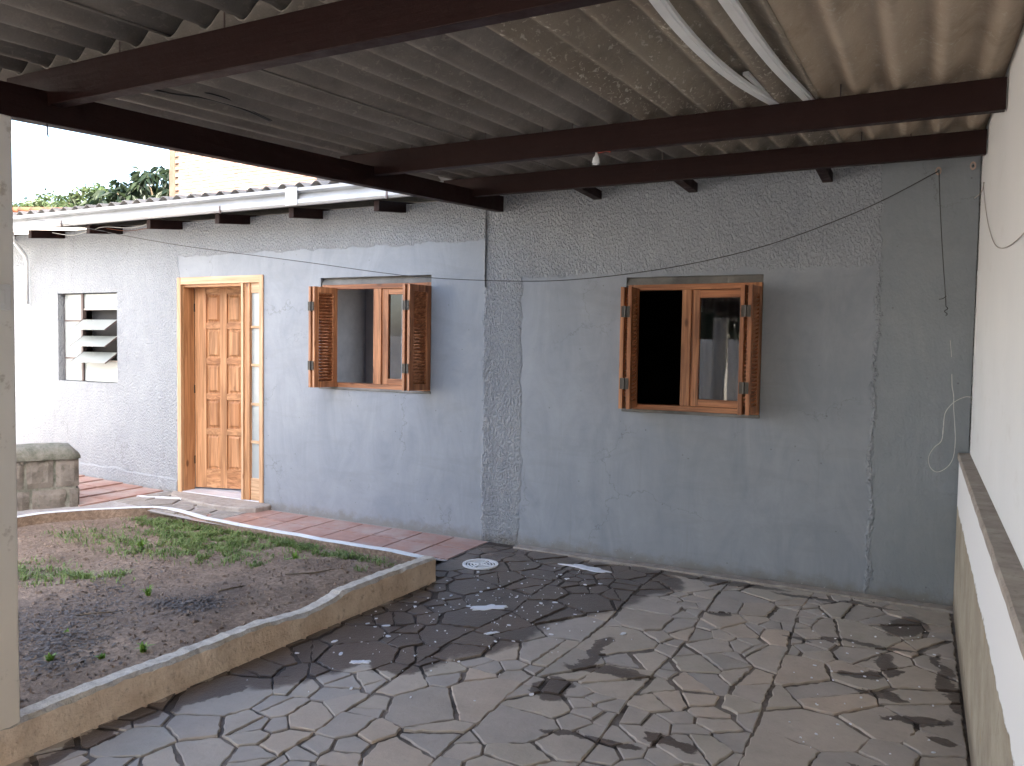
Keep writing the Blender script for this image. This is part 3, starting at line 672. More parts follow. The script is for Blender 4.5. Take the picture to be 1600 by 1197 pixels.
for x, y, r_, lab in ((-3.91, -2.33, .07, 'bright green young weed standing alone in the middle of the soil'), (-3.13, -2.97, .05, 'small round leafed weed growing against the rough grey kerb top'), (-3.43, -3.22, .035, 'tiny weed on the soil nearest the white pillar'), (-3.24, -3.1, .03, 'tiny pale seedling between the two weeds by the kerb'), (-3.72, -2.95, .03, 'flat green seedling among the dead leaves'), (-3.8, -1.25, .10, 'tall tuft of bright grass standing in front of the back kerb'), (-5.05, -1.5, .09, 'upright bright tuft at the front of the thick grass')):
    mb = MB(); z = soil_z(x, y)
    for k in range(16):
        blade(mb, x + rnd.uniform(-.01, .01), y + rnd.uniform(-.01, .01), z, r_ * rnd.uniform(.7, 1.3), r_ * .075 if r_ > .06 else r_ * .2, rnd.uniform(.2, 1), k * 2.4)
    tag(mb.build('weed', M['weed']), lab, 'weed', 'weeds growing in the planter')

# ---- old stone wall at the left
sw = empty('stone_wall', (-7.0, -1.5, 0)); tag(sw, 'low old block wall with rounded mossy coping, left of the door', 'stone wall')
P0 = Vector((-6.62, -.90)); dirw = Vector((-.30, -.56)).normalized(); nrm = Vector((-dirw.y, dirw.x)) * 1.0
if nrm.x < 0: nrm = -nrm
def wp(s, t, z):      # s along wall, t outwards
    q = P0 + dirw * s + nrm * t; return (q.x, q.y, z)
def wblock(s0, s1, z0, z1, t1, name='block', mat='stone_wall', seed=0):
    n = 5; mb = MB(); v = []; f = []
    for k in range(2):
        tt = t1 if k == 0 else -.2
        for j in range(n + 1):
            for i in range(n + 1):
                s = s0 + (s1 - s0) * i / n; z = z0 + (z1 - z0) * j / n
                ed = (i in (0, n)) or (j in (0, n)); dn = .012 * mnoise.noise(Vector((s * 14, z * 14, seed)))
                tp = tt + (dn - (.014 if ed else 0) if k == 0 else 0)
                v.append(wp(s + .006 * mnoise.noise(Vector((s * 9, z * 9, 5 + seed))), tp, z + .005 * mnoise.noise(Vector((s * 9, z * 9, 8)))))
    K = (n + 1) ** 2; W_ = n + 1
    for j in range(n):
        for i in range(n):
            q = j * W_ + i; f.append((q, q + 1, q + W_ + 1, q + W_)); f.append((q + K, q + W_ + K, q + W_ + 1 + K, q + 1 + K))
    for i in range(n):
        for (q, r_) in ((i, i + 1), (n * W_ + i + 1, n * W_ + i), ((i + 1) * W_, i * W_), (i * W_ + n, (i + 1) * W_ + n)): f.append((q, q + K, r_ + K, r_))
    mb.add(v, f).build(name, M[mat], sw, smooth=False)
g0 = .03
mb = MB(); v = []
for s, t in ((0.03, -.02), (2.4, -.02), (2.4, -.19), (.03, -.19)): v += [wp(s, t, -.05), wp(s, t, .53)]
mb.add(v, [(0, 2, 3, 1), (2, 4, 5, 3), (4, 6, 7, 5), (6, 0, 1, 7), (1, 3, 5, 7)]).build('joint_mortar', M['moss_cap'], sw)
for (za, zb, cuts) in ((g0 - .04, .20, (0.0, .10, .38, .66, .95, 1.3, 1.7, 2.1, 2.4)), (.225, .47, (0.0, .20, .42, .60, .9, 1.25, 1.6, 2.0, 2.4))):
    for i in range(len(cuts) - 1): wblock(cuts[i] + .008, cuts[i + 1] - .014, za, zb, .0, seed=rnd.uniform(0, 50))
# rounded coping
mb = MB(); v = []; f = []; NS = 30; prof = [(.012, .47), (.018, .50), (.012, .55), (-.01, .585), (-.05, .60), (-.12, .605), (-.18, .60), (-.21, .57), (-.215, .5)]
for i in range(NS + 1):
    s = -.0 + 2.42 * i / NS
    e = min(1, s / .16); kk = math.sqrt(max(0, 1 - (1 - e) ** 2))
    for t, z in prof:
        zz = .47 + (z - .47) * (.25 + .75 * kk)
        v.append(wp(s + (-.004), t + .012 * mnoise.noise(Vector((s * 6, t * 10, 3))), zz + .01 * mnoise.noise(Vector((s * 5, t * 8, 7)))))
PN = len(prof)
for i in range(NS):
    for k in range(PN - 1): f.append((i * PN + k, (i + 1) * PN + k, (i + 1) * PN + k + 1, i * PN + k + 1))
f.append(tuple(range(PN))); f.append(tuple(range(NS * PN, NS * PN + PN))[::-1])
mb.add(v, f).build('coping', M['moss_cap'], sw, smooth=True)

# ================================================================== HOUSE
house = empty('house', (-4.5, 2, 0)); tag(house, 'single storey house with rough blue grey rendered wall, wooden door and shuttered windows', 'house')
DOOR = (-6.435, -5.32, -.1, 2.13); W1 = (-4.66, -3.52, 1.145, 2.085); W2 = (-1.885, -.945, 1.09, 2.022); LV = (-8.29, -7.33, 1.075, 2.01)
wall_holes(-9.8, -3.03, -.1, 2.66, 0, .15, [DOOR, W1, LV]).build('wall', M['house'], house)
wall_holes(-3.028, .262, -.1, 2.735, .014, .15, [W2]).build('wall', M['house'], house)
MB().add([(-3.03, .0, -.1), (-2.94, .0135, -.1), (-3.03, .0, 1.98), (-2.94, .0135, 1.93), (-3.03, .03, -.1), (-2.94, .03, -.1), (-3.03, .03, 1.98), (-2.94, .03, 1.93)], [(0, 1, 3, 2), (2, 3, 7, 6), (0, 2, 6, 4), (1, 5, 7, 3)]).build('plaster_fillet', M['house'], house)
# plaster skirt ridge at the foot, left of the door
mb = MB(); v = []; f = []; n = 40
for i in range(n + 1):
    x = -8.6 + 2.15 * i / n; h = .16 + .02 * mnoise.noise(Vector((x * 4, 0, 0)))
    h = gz(x) + .12 + .03 * mnoise.noise(Vector((x * 4, 0, 0))); v += [(x, -.012, gz(x) - .02), (x, -.010 + .003 * mnoise.noise(Vector((x * 9, 3, 0))), h), (x, .001, h + .014)]
for i in range(n):
    for k in range(2): f.append((i * 3 + k, (i + 1) * 3 + k, (i + 1) * 3 + k + 1, i * 3 + k + 1))
mb.add(v, f).build('plaster_skirt', M['house'], house)
# interior
box('interior_floor', M['floor_white'], house, -9.7, -3.1, .151, 3.4, .0, .058, 0)
box('threshold', M['floor_white'], house, -6.41, -5.34, .0, .1505, .0, .0575, .002)
wall_holes(-9.7, -3.1, -.05, 2.7, 3.4, 3.5, [(-6.2, -3.3, .5, 2.4)]).build('interior_back_wall', M['grey_int'], house)  # unseen hole added to let light into the left room
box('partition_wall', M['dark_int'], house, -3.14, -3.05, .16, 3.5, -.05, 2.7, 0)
box('partition_wall', M['grey_int'], house, -6.9, -6.8, .55, 3.4, .058, 2.7, 0)
box('partition_wall', M['grey_int'], house, -9.7, -9.6, .16, 3.4, .058, 2.7, 0)
box('interior_ceiling', M['grey_int'], house, -9.75, -3.04, .151, 3.5, 2.66, 2.70, 0)
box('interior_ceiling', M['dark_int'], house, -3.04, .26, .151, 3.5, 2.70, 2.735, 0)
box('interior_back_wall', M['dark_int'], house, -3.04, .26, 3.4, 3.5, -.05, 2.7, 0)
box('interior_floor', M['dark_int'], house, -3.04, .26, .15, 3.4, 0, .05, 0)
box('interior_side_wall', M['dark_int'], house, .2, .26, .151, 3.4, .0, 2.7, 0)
# eaves: rafters, sheets, gutter
def rafter(x, y0, wdt=.05, back=1.2, z0=2.592, s=.115, h=.083):
    mb = MB(); v = []
    for y in (y0, back):
        for z in (z0 + y * s, z0 + y * s + h):
            for xx in (x - wdt, x): v.append((xx, y, z))
    mb.add(v, [(0, 1, 3, 2), (4, 6, 7, 5), (0, 4, 5, 1), (2, 3, 7, 6), (0, 2, 6, 4), (1, 5, 7, 3)]); return mb
for x in (-9.03, -8.153, -7.229, -6.365, -5.486, -4.636, -3.771): rafter(x, -.362).build('rafter', M['brown'], house, .002)
for x in (-2.08, -1.391, -.54): rafter(x, -.44, .06, .0, 2.582, -.02, .06).build('rafter', M['brown'], house, .002)
zr = lambda y: 2.688 + (y + .45) * .115
for k in range(7):
    xa = -9.72 + k * .985; corrugated(xa, xa + 1.04 if k < 6 else -3.02, -.43, 2.0, lambda y, q=k: zr(y) + .068 + .005 * (q % 2), .177, .05, -5.934 + .0885 - .0, 10, ny=4).build('roof_sheet', M['fibre_light'], house, smooth=True)
for k in range(4):
    xa = -9.72 + k * 1.68; corrugated(xa, min(xa + 1.72, -3.02), 1.9, 4.2, lambda y: zr(y) + .083, .177, .05, -5.934 + .0885, 10, ny=3).build('roof_sheet', M['fibre_light'], house, smooth=True)
gut = MB()          # box gutter: front lip, recessed face, top flange
prof = [(-.36, 2.640), (-.455, 2.625), (-.47, 2.640), (-.47, 2.672), (-.442, 2.678), (-.405, 2.728), (-.468, 2.739), (-.468, 2.765), (-.40, 2.757), (-.385, 2.70), (-.36, 2.655)]
v = []; f = []
for x in (-9.75, -3.03): v += [(x, y, z) for y, z in prof]
n = len(prof)
for k in range(n): f.append((k, (k + 1) % n, (k + 1) % n + n, k + n))
f += [tuple(range(n))[::-1], tuple(range(n, 2 * n))]
gutter = gut.add(v, f).build('gutter', paint('galvanised_gutter', (.50, .51, .52), .45, .12, .1, 20), house)
for x in (-5.36, -3.62, -7.5): box('gutter_bracket', M['iron'], gutter, x - .008, x + .008, -.475, -.462, 2.615, 2.675, .001)
box('gutter_joint', M['white'], gutter, -4.62, -4.50, -.476, -.466, 2.628, 2.77, .002)
MB().tube([(-8.45, -.38, 2.62), (-8.5, -.34, 2.55), (-8.66, -.12, 2.42), (-8.72, -.07, 2.35), (-8.73, -.06, 1.9)], .02, 10).build('downpipe', M['pvc'], house, smooth=True)

# ---- window builder
def strip(nm, mat, par, *a_, **k): return box(nm, mat, par, *a_, **k)
def louver_leaf(par, p_hinge, p_front, z0, z1, th=.026, name='shutter_leaf'):
    """one louvred leaf standing between two plan points"""
    A = Vector(p_hinge); B = Vector(p_front); L = (B - A).length; d = (B - A) / L; n_ = Vector((-d.y, d.x)); st = .045
    ang = math.atan2(d.y, d.x); rot = Matrix.Rotation(ang, 3, 'Z'); piv = (0, 0, 0)
    def bx(mb, u0, u1, t0, t1, za, zb):
        v = [rot @ Vector((u, t, z)) + Vector((A.x, A.y, 0)) for z in (za, zb) for t in (t0, t1) for u in (u0, u1)]
        mb.add(v, [(0, 2, 3, 1), (4, 5, 7, 6), (0, 1, 5, 4), (2, 6, 7, 3), (0, 4, 6, 2), (1, 3, 7, 5)])
    h = th / 2; mb = MB()
    bx(mb, 0, st, -h, h, z0, z1); bx(mb, L - st, L, -h, h, z0, z1)
    bx(mb, st, L - st, -h, h, z0, z0 + .05); bx(mb, st, L - st, -h, h, z1 - .05, z1)
    leaf = mb.build(name, M['woodz'], par, .0015)
    n = int((z1 - z0 - .1) / .026); sl = MB()
    for i in range(n):
        z = z0 + .052 + (z1 - z0 - .104) * (i + .5) / n
        v = []
        for t, dz in ((-h * .8, -.012), (h * .8, .006)):
            for u in (st - .002, L - st + .002):
                for e in (0, .005): v.append(rot @ Vector((u, t, z + dz + e)) + Vector((A.x, A.y, 0)))
        sl.add(v, [(0, 2, 3, 1), (4, 5, 7, 6), (0, 1, 5, 4), (2, 6, 7, 3), (0, 4, 6, 2), (1, 3, 7, 5)])
    s_ = sl.build('louvre_slat', M['woodx'], par); s_['kind'] = 'stuff'
    return leaf
def hinge(par, x, y, z, w_=.030, h=.075):
    mb = MB().box(x - w_, x + w_, y - .004, y, z - h / 2, z + h / 2).tube([(x, y - .006, z - h / 2), (x, y - .006, z + h / 2)], .006, 8)
    for sx in (-1, 1):
        for dz in (-.025, 0, .025): mb.tube([(x + sx * w_ * .6, y - .004, z + dz), (x + sx * w_ * .6, y - .0065, z + dz)], .004, 6)
    return mb.build('hinge', M['hinge'], par)
def window(par, H, fz1, lab, post, sash, glassr, leafs, fr=.05, y0=.004, y1=.09):
    x0, x1, z0, z1 = H
    fx0, fx1 = x0 + .018, x1 - .006
    fo = box('window', M['woodz'], par, fx0, fx0 + fr, y0, y1, z0 + .004, fz1); fo['label'] = lab
    strip('frame_stile', M['woodz'], fo, fx1 - fr, fx1, y0, y1, z0 + .004, fz1)
    strip('frame_rail', M['woodx'], fo, fx0 + fr, fx1 - fr, y0 - .001, y1, fz1 - .04, fz1 - .001)
    strip('frame_rail', M['woodx'], fo, fx0 + fr, fx1 - fr, y0 - .006, y1, z0 + .001, z0 + .04)
    strip('centre_post', M['woodz'], fo, post[0], post[1], y0 + .002, y1 - .005, z0 + .041, fz1 - .041)
    gx0, gx1, gz0, gz1 = glassr; sx0, sx1 = sash
    strip('sash_stile', M['woodz'], fo, sx0, gx0, .02, .058, z0 + .041, fz1 - .041); strip('sash_stile', M['woodz'], fo, gx1, sx1, .02, .058, z0 + .041, fz1 - .041)
    strip('sash_rail', M['woodx'], fo, gx0, gx1, .021, .057, z0 + .041, gz0); strip('sash_rail', M['woodx'], fo, gx0, gx1, .021, .057, gz1, fz1 - .041)
    strip('pane', M['glass'], fo, gx0 - .004, gx1 + .004, .036, .040, gz0 - .004, gz1 + .004, bevel=0)
    # rough unpainted mortar gap above the frame
    mb = MB(); v = []; f = []; n = 24
    for i in range(n + 1):
        x = x0 + .002 + (x1 - x0 - .004) * i / n; v += [(x, .012 + .006 * mnoise.noise(Vector((x * 20, 1, 0))), fz1 - .006 + .008 * mnoise.noise(Vector((x * 14, 0, 0)))), (x, .045, z1 - .001), (x, .1, z1 - .001), (x, .1, fz1 - .01)]
    for i in range(n):
        for k in range(3): f.append((i * 4 + k, (i + 1) * 4 + k, (i + 1) * 4 + k + 1, i * 4 + k + 1))
    mb.add(v, f).build('lintel_mortar', M['lintel'], fo)
    strip('sill_mortar', M['lintel'], fo, x0 - .01, x1 + .004, -.012, .01, z0 - .018, z0 + .003, bevel=.004)
    for (ph, pf, za, zb) in leafs: louver_leaf(fo, ph, pf, za, zb)
    return fo
za, zb = 1.150, 1.995
w1 = window(house, W1, 2.025, 'two light cedar window with left half open on a grey room, shutters folded out', (-4.097, -4.018), (-4.017, -3.60), (-3.955, -3.70, 1.235, 1.935),
       [((-4.535, -.005), (-4.575, -.235), za, zb), ((-4.478, -.005), (-4.532, -.235), za, zb), ((-3.592, -.005), (-3.622, -.235), za + .01, zb), ((-3.53, -.005), (-3.575, -.235), za + .01, zb)])
for x in (-4.556, -3.598):
    for z in (1.83, 1.335): hinge(w1, x, -.2395, z)
za, zb = 1.107, 1.938
w2 = window(house, W2, 1.968, 'two light cedar window with left half open on a dark room, shutters folded out', (-1.479, -1.415), (-1.414, -1.02), (-1.359, -1.083, 1.18, 1.872),
       [((-1.845, -.005), (-1.832, -.215), za, zb), ((-1.793, -.005), (-1.779, -.215), za, zb), ((-1.02, -.005), (-1.03, -.215), za, zb), ((-.962, -.005), (-.982, -.215), za, zb)])
for x in (-1.806, -1.006):
    for z in (1.77, 1.28): hinge(w2, x, -.2195, z)
# grey cloth behind the closed half of the right window
n = 26; v = []; f = []
for i in range(n + 1):
    x = -1.40 + .36 * i / n
    for j, z in enumerate((1.12, 1.4, 1.7, 1.93)): v.append((x, .12 + .012 * math.sin(i * 1.1 + j * .25) + .006 * math.sin(i * 2.7), z))
for i in range(n):
    for j in range(3): q = i * 4 + j; f.append((q, q + 4, q + 5, q + 1))
tag(MB().add(v, f).build('curtain', paint('curtain_cloth', (.16, .17, .19), .9), smooth=True), 'thin grey curtain hanging behind the closed pane of the right window', 'curtain')

# ---- door
dx0, dx1 = -6.435, -5.32
df = MB().box(dx0, dx0 + .052, -.014, .02, .052, 2.132).box(dx1 - .045, dx1, -.014, .02, .052, 2.132).build('door_frame', M['lightwood'], house, .003)
strip('head_casing', M['lightwoodx'], df, dx0 + .052, dx1 - .045, -.0135, .02, 2.065, 2.1315)
strip('jamb', M['doorz'], df, dx0 + .020, dx0 + .055, .02, .15, .052, 2.10); strip('jamb', M['doorz'], df, dx1 - .048, dx1 - .01, .02, .15, .052, 2.10)
strip('head_jamb', M['doorx'], df, dx0 + .055, dx1 - .048, .02, .15, 2.04, 2.10)
strip('mullion', M['lightwood'], df, -5.59, -5.563, -.012, .10, .058, 2.064); strip('mullion', M['doorz'], df, -5.563, -5.50, .004, .10, .058, 2.064)
# sidelight
sl0, sl1 = -5.50, -5.366; zs = [.25, .60, .95, 1.31, 1.66, 1.985]
for i, z in enumerate(zs):
    hh = .012; lo, hi = (z - hh, z + hh)
    if i == 0: lo = .059
    if i == 5: hi = 2.064
    strip('glazing_bar', M['lightwoodx'], df, sl0, sl1, .018, .058, lo, hi)
for i in range(5): strip('sidelight_pane', M['fglass'], df, sl0 - .002, sl1 + .002, .034, .040, zs[i] + .012, zs[i + 1] - .012, bevel=0)
# leaf, hinged on the left and standing a little open inwards
L = .62; ang = R(17); hp = Vector((-6.375, .15, 0)); rot = Matrix.Rotation(ang, 3, 'Z')
def dbx(mb, u0, u1, t0, t1, za, zb): return mb.add([rot @ Vector((u, t, z)) + hp for z in (za, zb) for t in (t0, t1) for u in (u0, u1)], [(0, 2, 3, 1), (4, 5, 7, 6), (0, 1, 5, 4), (2, 6, 7, 3), (0, 4, 6, 2), (1, 3, 7, 5)])
def dbuild(mb, nm, mat, par, bv=.002):
    o = mb.build(nm, M[mat], par, bv); return o
LZ0, LZ1 = .075, 2.075
us = [.0, .20, .395, .475, .665, L]; mb = MB()
dbx(mb, 0, .12, 0, .035, LZ0, LZ1); dbx(mb, .495, L, 0, .035, LZ0, LZ1); dbx(mb, .27, .34, .001, .034, LZ0, LZ1)
door = dbuild(mb, 'door', 'doorz', house); door['label'] = 'ten panel wooden door standing ajar inwards'
zr_ = [(LZ0, .26), (.605, .665), (.95, 1.01), (1.30, 1.36), (1.645, 1.705), (1.985, LZ1)]
for z0_, z1_ in zr_: dbuild(dbx(MB(), .12, .27, .0015, .0335, z0_, z1_), 'rail', 'doorx', door); dbuild(dbx(MB(), .34, .495, .0015, .0335, z0_, z1_), 'rail', 'doorx', door)
for i in range(5):
    z0_, z1_ = zr_[i][1], zr_[i + 1][0]
    for u0, u1 in ((.12, .27), (.34, .495)):
        mb = MB(); dbx(mb, u0, u1, .017, .030, z0_, z1_)
        v = []
        for (t, ins) in ((.017, .014), (.004, .034)):
            for u, z in ((u0 + ins, z0_ + ins), (u1 - ins, z0_ + ins), (u1 - ins, z1_ - ins), (u0 + ins, z1_ - ins)): v.append(rot @ Vector((u, t, z)) + hp)
        mb.add(v, [(4, 5, 6, 7), (0, 1, 5, 4), (1, 2, 6, 5), (2, 3, 7, 6), (3, 0, 4, 7)])
        dbuild(mb, 'panel', 'doorz', door, 0)
for z in (.35, 1.05, 1.85): MB().tube([(-6.378, .146, z - .04), (-6.378, .146, z + .04)], .006, 8).build('hinge', M['hinge'], df)
mb = MB(); q = rot @ Vector((.74, -.02, 1.08)) + hp; q2 = rot @ Vector((.74, .0, 1.08)) + hp; q3 = rot @ Vector((.64, -.045, 1.08)) + hp; q1 = rot @ Vector((.74, -.045, 1.08)) + hp
# doorstep
v2 = []; n = 20
st = [(-6.52, -.0), (-6.40, -.13), (-6.2, -.20), (-5.95, -.26), (-5.6, -.30), (-5.36, -.27), (-5.24, -.18), (-5.22, -.05), (-5.23, 0)]
MB().prism(st, -.02, .052, .018, .012).build('doorstep', M['cap'], house, smooth=False)

# ---- louvred metal window
lv = box('louvre_window', M['iron'], house, -8.285, -8.262, .075, .10, 1.08, 2.005, .001); lv['label'] = 'steel louvre window with three tilted flaps'
for x in (-7.955, -7.375): box('frame_bar', M['iron'], lv, x - .016, x + .016, .045, .085, 1.08, 2.005, .001)
for xa, xb, z in ((-8.262, -7.967, 1.32), (-8.262, -7.967, 1.72), (-7.363, -7.332, 1.32), (-7.363, -7.332, 1.72), (-7.943, -7.387, 1.30), (-7.943, -7.387, 1.84)): box('frame_bar', M['cream' if xb - xa > .5 else 'iron'], lv, xa, xb, .055, .08, z - .008, z + .008, .001)
for xa, xb, z0_, z1_ in ((-8.262, -7.967, 1.08, 2.0), (-7.943, -7.387, 1.85, 2.0), (-7.943, -7.387, 1.08, 1.29), (-7.363, -7.332, 1.08, 2.0)): box('pane', M['fglass'], lv, xa, xb, .064, .069, z0_, z1_, 0)
for z in (1.72, 1.55, 1.38):
    rx = Matrix.Rotation(R(35), 3, 'X')
    MB().box(-7.94, -7.39, -.13, .055, z - .0025, z + .0025, rot=rx, piv=(0, .04, z)).build('flap', M['flap'], lv)
    for sx in (-7.943, -7.387): MB().box(sx - .004, sx + .004, -.13, .055, z - .008, z + .004, rot=rx, piv=(0, .04, z)).build('flap_arm', M['iron'], lv)
box('dark_backing', M['dark_int'], lv, -7.95, -7.38, .16, .17, 1.1, 1.99, 0)  # near-black sheet painted for the shade of the room behind the flaps

# ================================================================== RIGHT SIDE WALLS
rw = empty('side_wall', (.4, -4, 0)); tag(rw, 'white painted side wall with a lower plinth topped by a bare concrete ledge', 'wall')
box('upper_wall', M['white_wall'], rw, .268, .45, -10, .3, -.1, 3.3, 0)
box('plinth', M['low_wall'], rw, .214, .266, -10, -.001, -.1, .905, .003)
mb = MB(); v = []; f = []; n = 120
for i in range(n + 1):
    y = -.002 - 9.99 * i / n; k = mnoise.noise(Vector((y * 6, 0, 0))); v += [(.206 + .002 * k, y, .902), (.205 + .003 * k, y, .926), (.211 + .002 * k, y, .933 + .002 * k), (.2675, y, .935), (.2675, y, .902)]
for i in range(n):
    for k in range(5): f.append((i * 5 + k, (i + 1) * 5 + k, (i + 1) * 5 + (k + 1) % 5, i * 5 + (k + 1) % 5))
f += [(4, 3, 2, 1, 0), tuple(range(n * 5, n * 5 + 5))]
mb.add(v, f).build('ledge', M['cap'], rw)

# ================================================================== CARPORT
cp = empty('carport', (-1.4, -4, 0)); tag(cp, 'carport roof of corrugated fibre cement sheets on dark brown beams and a white pillar', 'carport')
SL = .0645; pb_ = lambda y: 2.505 + SL * (y + 1.62)
def beam(y, x0=-3.12, x1=.262, h=.13, wdt=.06):
    v = []
    for yy in (y, y + wdt):
        for z in (pb_(yy), pb_(yy) + h):
            for x in (x0, x1): v.append((x, yy, z))
    return MB().add(v, [(0, 1, 3, 2), (4, 6, 7, 5), (0, 4, 5, 1), (2, 3, 7, 6), (0, 2, 6, 4), (1, 5, 7, 3)]).build('purlin', M['brown'], cp, .003)
for y in (-.47, -1.62, -3.56, -5.5, -7.4, -8.5): beam(y)
eb = lambda y: 2.543 + .0645 * y
v = []
for y in (-8.6, -.003):
    for z in (eb(y), eb(y) + .117):
        for x in (-2.93, -2.872): v.append((x, y, z))
MB().add(v, [(0, 1, 3, 2), (4, 6, 7, 5), (0, 4, 5, 1), (2, 3, 7, 6), (0, 2, 6, 4), (1, 5, 7, 3)]).build('edge_beam', M['brown'], cp, .003)
box('pillar', M['pillar'], cp, -3.08, -2.868, -3.90, -3.69, -.05, eb(-3.69), .006)
box('pillar', M['pillar'], cp, -3.08, -2.868, -7.9, -7.69, -.05, eb(-7.9), .006)
zv = lambda y: 2.6362 + SL * (y + 1.62)
pit = .1625; PH = .204
names = ['fibre_grey', 'fibre_grey', 'fibre_speck', 'fibre_speck', 'fibre_tan']
edges = [-3.16, -2.40, -1.58, -.93, -.26, .264]; edges = [-3.16, -2.56, -1.585, -1.02, -.61, .264]
edges = [-3.42, -2.23, -1.26, -.445, .30]; names = ['fibre_grey', 'fibre_grey', 'fibre_speck', 'fibre_tan']
for r_, (ya, yb) in enumerate(((-3.552, .30), (-6.2, -3.42), (-8.7, -6.0))):
    for k in range(4):
        lift = .0065 * (k % 2) + (-.006 if r_ % 2 == 1 else 0) + .001
        if r_ % 2: lift += .016 + .0
        corrugated(edges[k] - (.05 if k else 0), edges[k + 1], ya, yb, lambda y, l=lift: zv(y) + l, pit, .05, PH, 12, ny=6).build('roof_sheet', M[names[k]], cp, smooth=True)
for x, y in ((-2.62, -1.60), (-2.14, -1.60), (-1.80, -1.60), (-1.63, -1.6), (-1.32, -1.60), (-.83, -1.60), (-.36, -1.60), (-2.0, -.45), (-1.5, -.45), (-.75, -.45), (-.35, -.45), (-.1, -.45), (-2.5, -3.54), (-2.0, -3.54)):
    MB().tube([(x, y + .0, pb_(y) + .10), (x, y, zv(y) + .055)], .0028, 6).build('hook_bolt', M['iron'], cp)
tag(MB().tube([(-2.89, -3.55, eb(-3.55) + .01), (-2.89, -3.55, eb(-3.55) - .03), (-2.885, -3.55, eb(-3.55) - .045)], .003, 6).build('screw_hook', M['iron'], cp))
sb = empty('switch_box', (-2.862, -3.76, 1.675)); tag(sb, 'small white light switch box fixed to the left pillar', 'switch')
box('housing', M['white'], sb, -2.8675, -2.845, -3.80, -3.715, 1.625, 1.715, .004); box('rocker', M['white'], sb, -2.8448, -2.838, -3.775, -3.74, 1.645, 1.695, .002)

# PVC trunking strips tucked under the roof
def pvc(pts, wdt, th, lab):
    pts = [Vector(p) for p in pts]; P = []
    for i in range(len(pts) - 1):
        p0, p1, p2, p3 = pts[max(0, i - 1)], pts[i], pts[i + 1], pts[min(len(pts) - 1, i + 2)]
        for j in range(6):
            t = j / 6; P.append(.5 * ((2 * p1) + (p2 - p0) * t + (2 * p0 - 5 * p1 + 4 * p2 - p3) * t * t + (3 * p1 - p0 - 3 * p2 + p3) * t ** 3))
    P.append(pts[-1]); v = []; f = []
    pr = [(-.5, 0), (-.5, 1), (.5, 1), (.5, 0), (.42, 0), (.38, -.25), (-.2, -.25), (-.25, .1), (-.3, .1), (-.34, -.1), (-.46, -.1)]
    for i, p in enumerate(P):
        d = (P[min(i + 1, len(P) - 1)] - P[max(0, i - 1)]).normalized(); s_ = d.cross(Vector((0, 0, 1))).normalized(); u_ = s_.cross(d)
        v += [p + s_ * (a_ * wdt) + u_ * (b_ * th) for a_, b_ in pr]
    n = len(pr)
    for i in range(len(P) - 1):
        for k in range(n): f.append((i * n + k, i * n + (k + 1) % n, (i + 1) * n + (k + 1) % n, (i + 1) * n + k))
    f += [tuple(range(n)), tuple(range((len(P) - 1) * n, len(P) * n))[::-1]]
    return tag(MB().add(v, f).build('pvc_strip', M['pvc']), lab, 'plastic strip', 'white plastic strips stored under the roof')
pvc([(-.62, -1.35, 2.648), (-.635, -1.56, 2.643), (-.66, -1.75, 2.628), (-.70, -2.1, 2.600), (-.728, -2.5, 2.575), (-.73, -2.9, 2.55), (-.72, -3.3, 2.535), (-.72, -3.7, 2.53)], .045, .013, 'left long white plastic strip bending under the roof sheets')
pvc([(-.485, -1.35, 2.648), (-.492, -1.56, 2.643), (-.51, -1.85, 2.622), (-.53, -2.2, 2.597), (-.54, -2.6, 2.568), (-.545, -3.0, 2.545), (-.55, -3.4, 2.53), (-.55, -3.7, 2.53)], .045, .013, 'right long white plastic strip beside the tan roof sheet')
pvc([(-.600, -1.40, 2.650), (-.622, -1.6, 2.6485), (-.645, -1.8, 2.642), (-.672, -2.08, 2.632)], .026, .012, 'short broken end of white plastic strip beside the left long strip')

# lamp socket
bl = empty('lamp_socket', (-1.496, -1.598, 2.505)); tag(bl, 'small white bulb holder hanging under the middle beam', 'lamp holder')
MB().tube([(-1.496, -1.60, 2.508), (-1.496, -1.60, 2.488), (-1.498, -1.60, 2.478), (-1.5, -1.60, 2.455), (-1.5, -1.6, 2.448)], [.008, .010, .016, .019, .017], 16).build('socket', M['pvc'], bl, smooth=True)
MB().tube([(-1.496, -1.60, 2.503), (-1.47, -1.605, 2.503), (-1.45, -1.6, 2.508), (-1.42, -1.603, 2.502)], .003, 6).build('wire', paint('red_wire', (.3, .05, .03), .5), bl, smooth=True)

# ================================================================== CABLES
def cat(pts, k=8):
    pts = [Vector(p) for p in pts]; P = []
    for i in range(len(pts) - 1):
        p0, p1, p2, p3 = pts[max(0, i - 1)], pts[i], pts[i + 1], pts[min(len(pts) - 1, i + 2)]
        for j in range(k):
            t = j / k; P.append(.5 * ((2 * p1) + (p2 - p0) * t + (2 * p0 - 5 * p1 + 4 * p2 - p3) * t * t + (3 * p1 - p0 - 3 * p2 + p3) * t ** 3))
    P.append(pts[-1]); return P
def cable(nm, mat, pts, r_, lab, cat_='cable', grp=None, smooth=True):
    return tag(MB().tube(cat(pts) if smooth else pts, r_, 6).build(nm, mat, smooth=True), lab, cat_, grp)
A_ = Vector((-6.95, -.37, 2.545)); B_ = Vector((.040, -.03, 2.590)); pts = []
def wire_z(x):      # sag measured on the photograph, lowest near x = -2.4
    tab = [(-6.95, 2.545), (-6.0, 2.385), (-4.6, 2.195), (-3.6, 2.06), (-2.8, 2.005), (-2.2, 2.004), (-1.5, 2.075), (-.9, 2.20), (-.35, 2.395), (.04, 2.592)]
    return tab
tabw = wire_z(0)
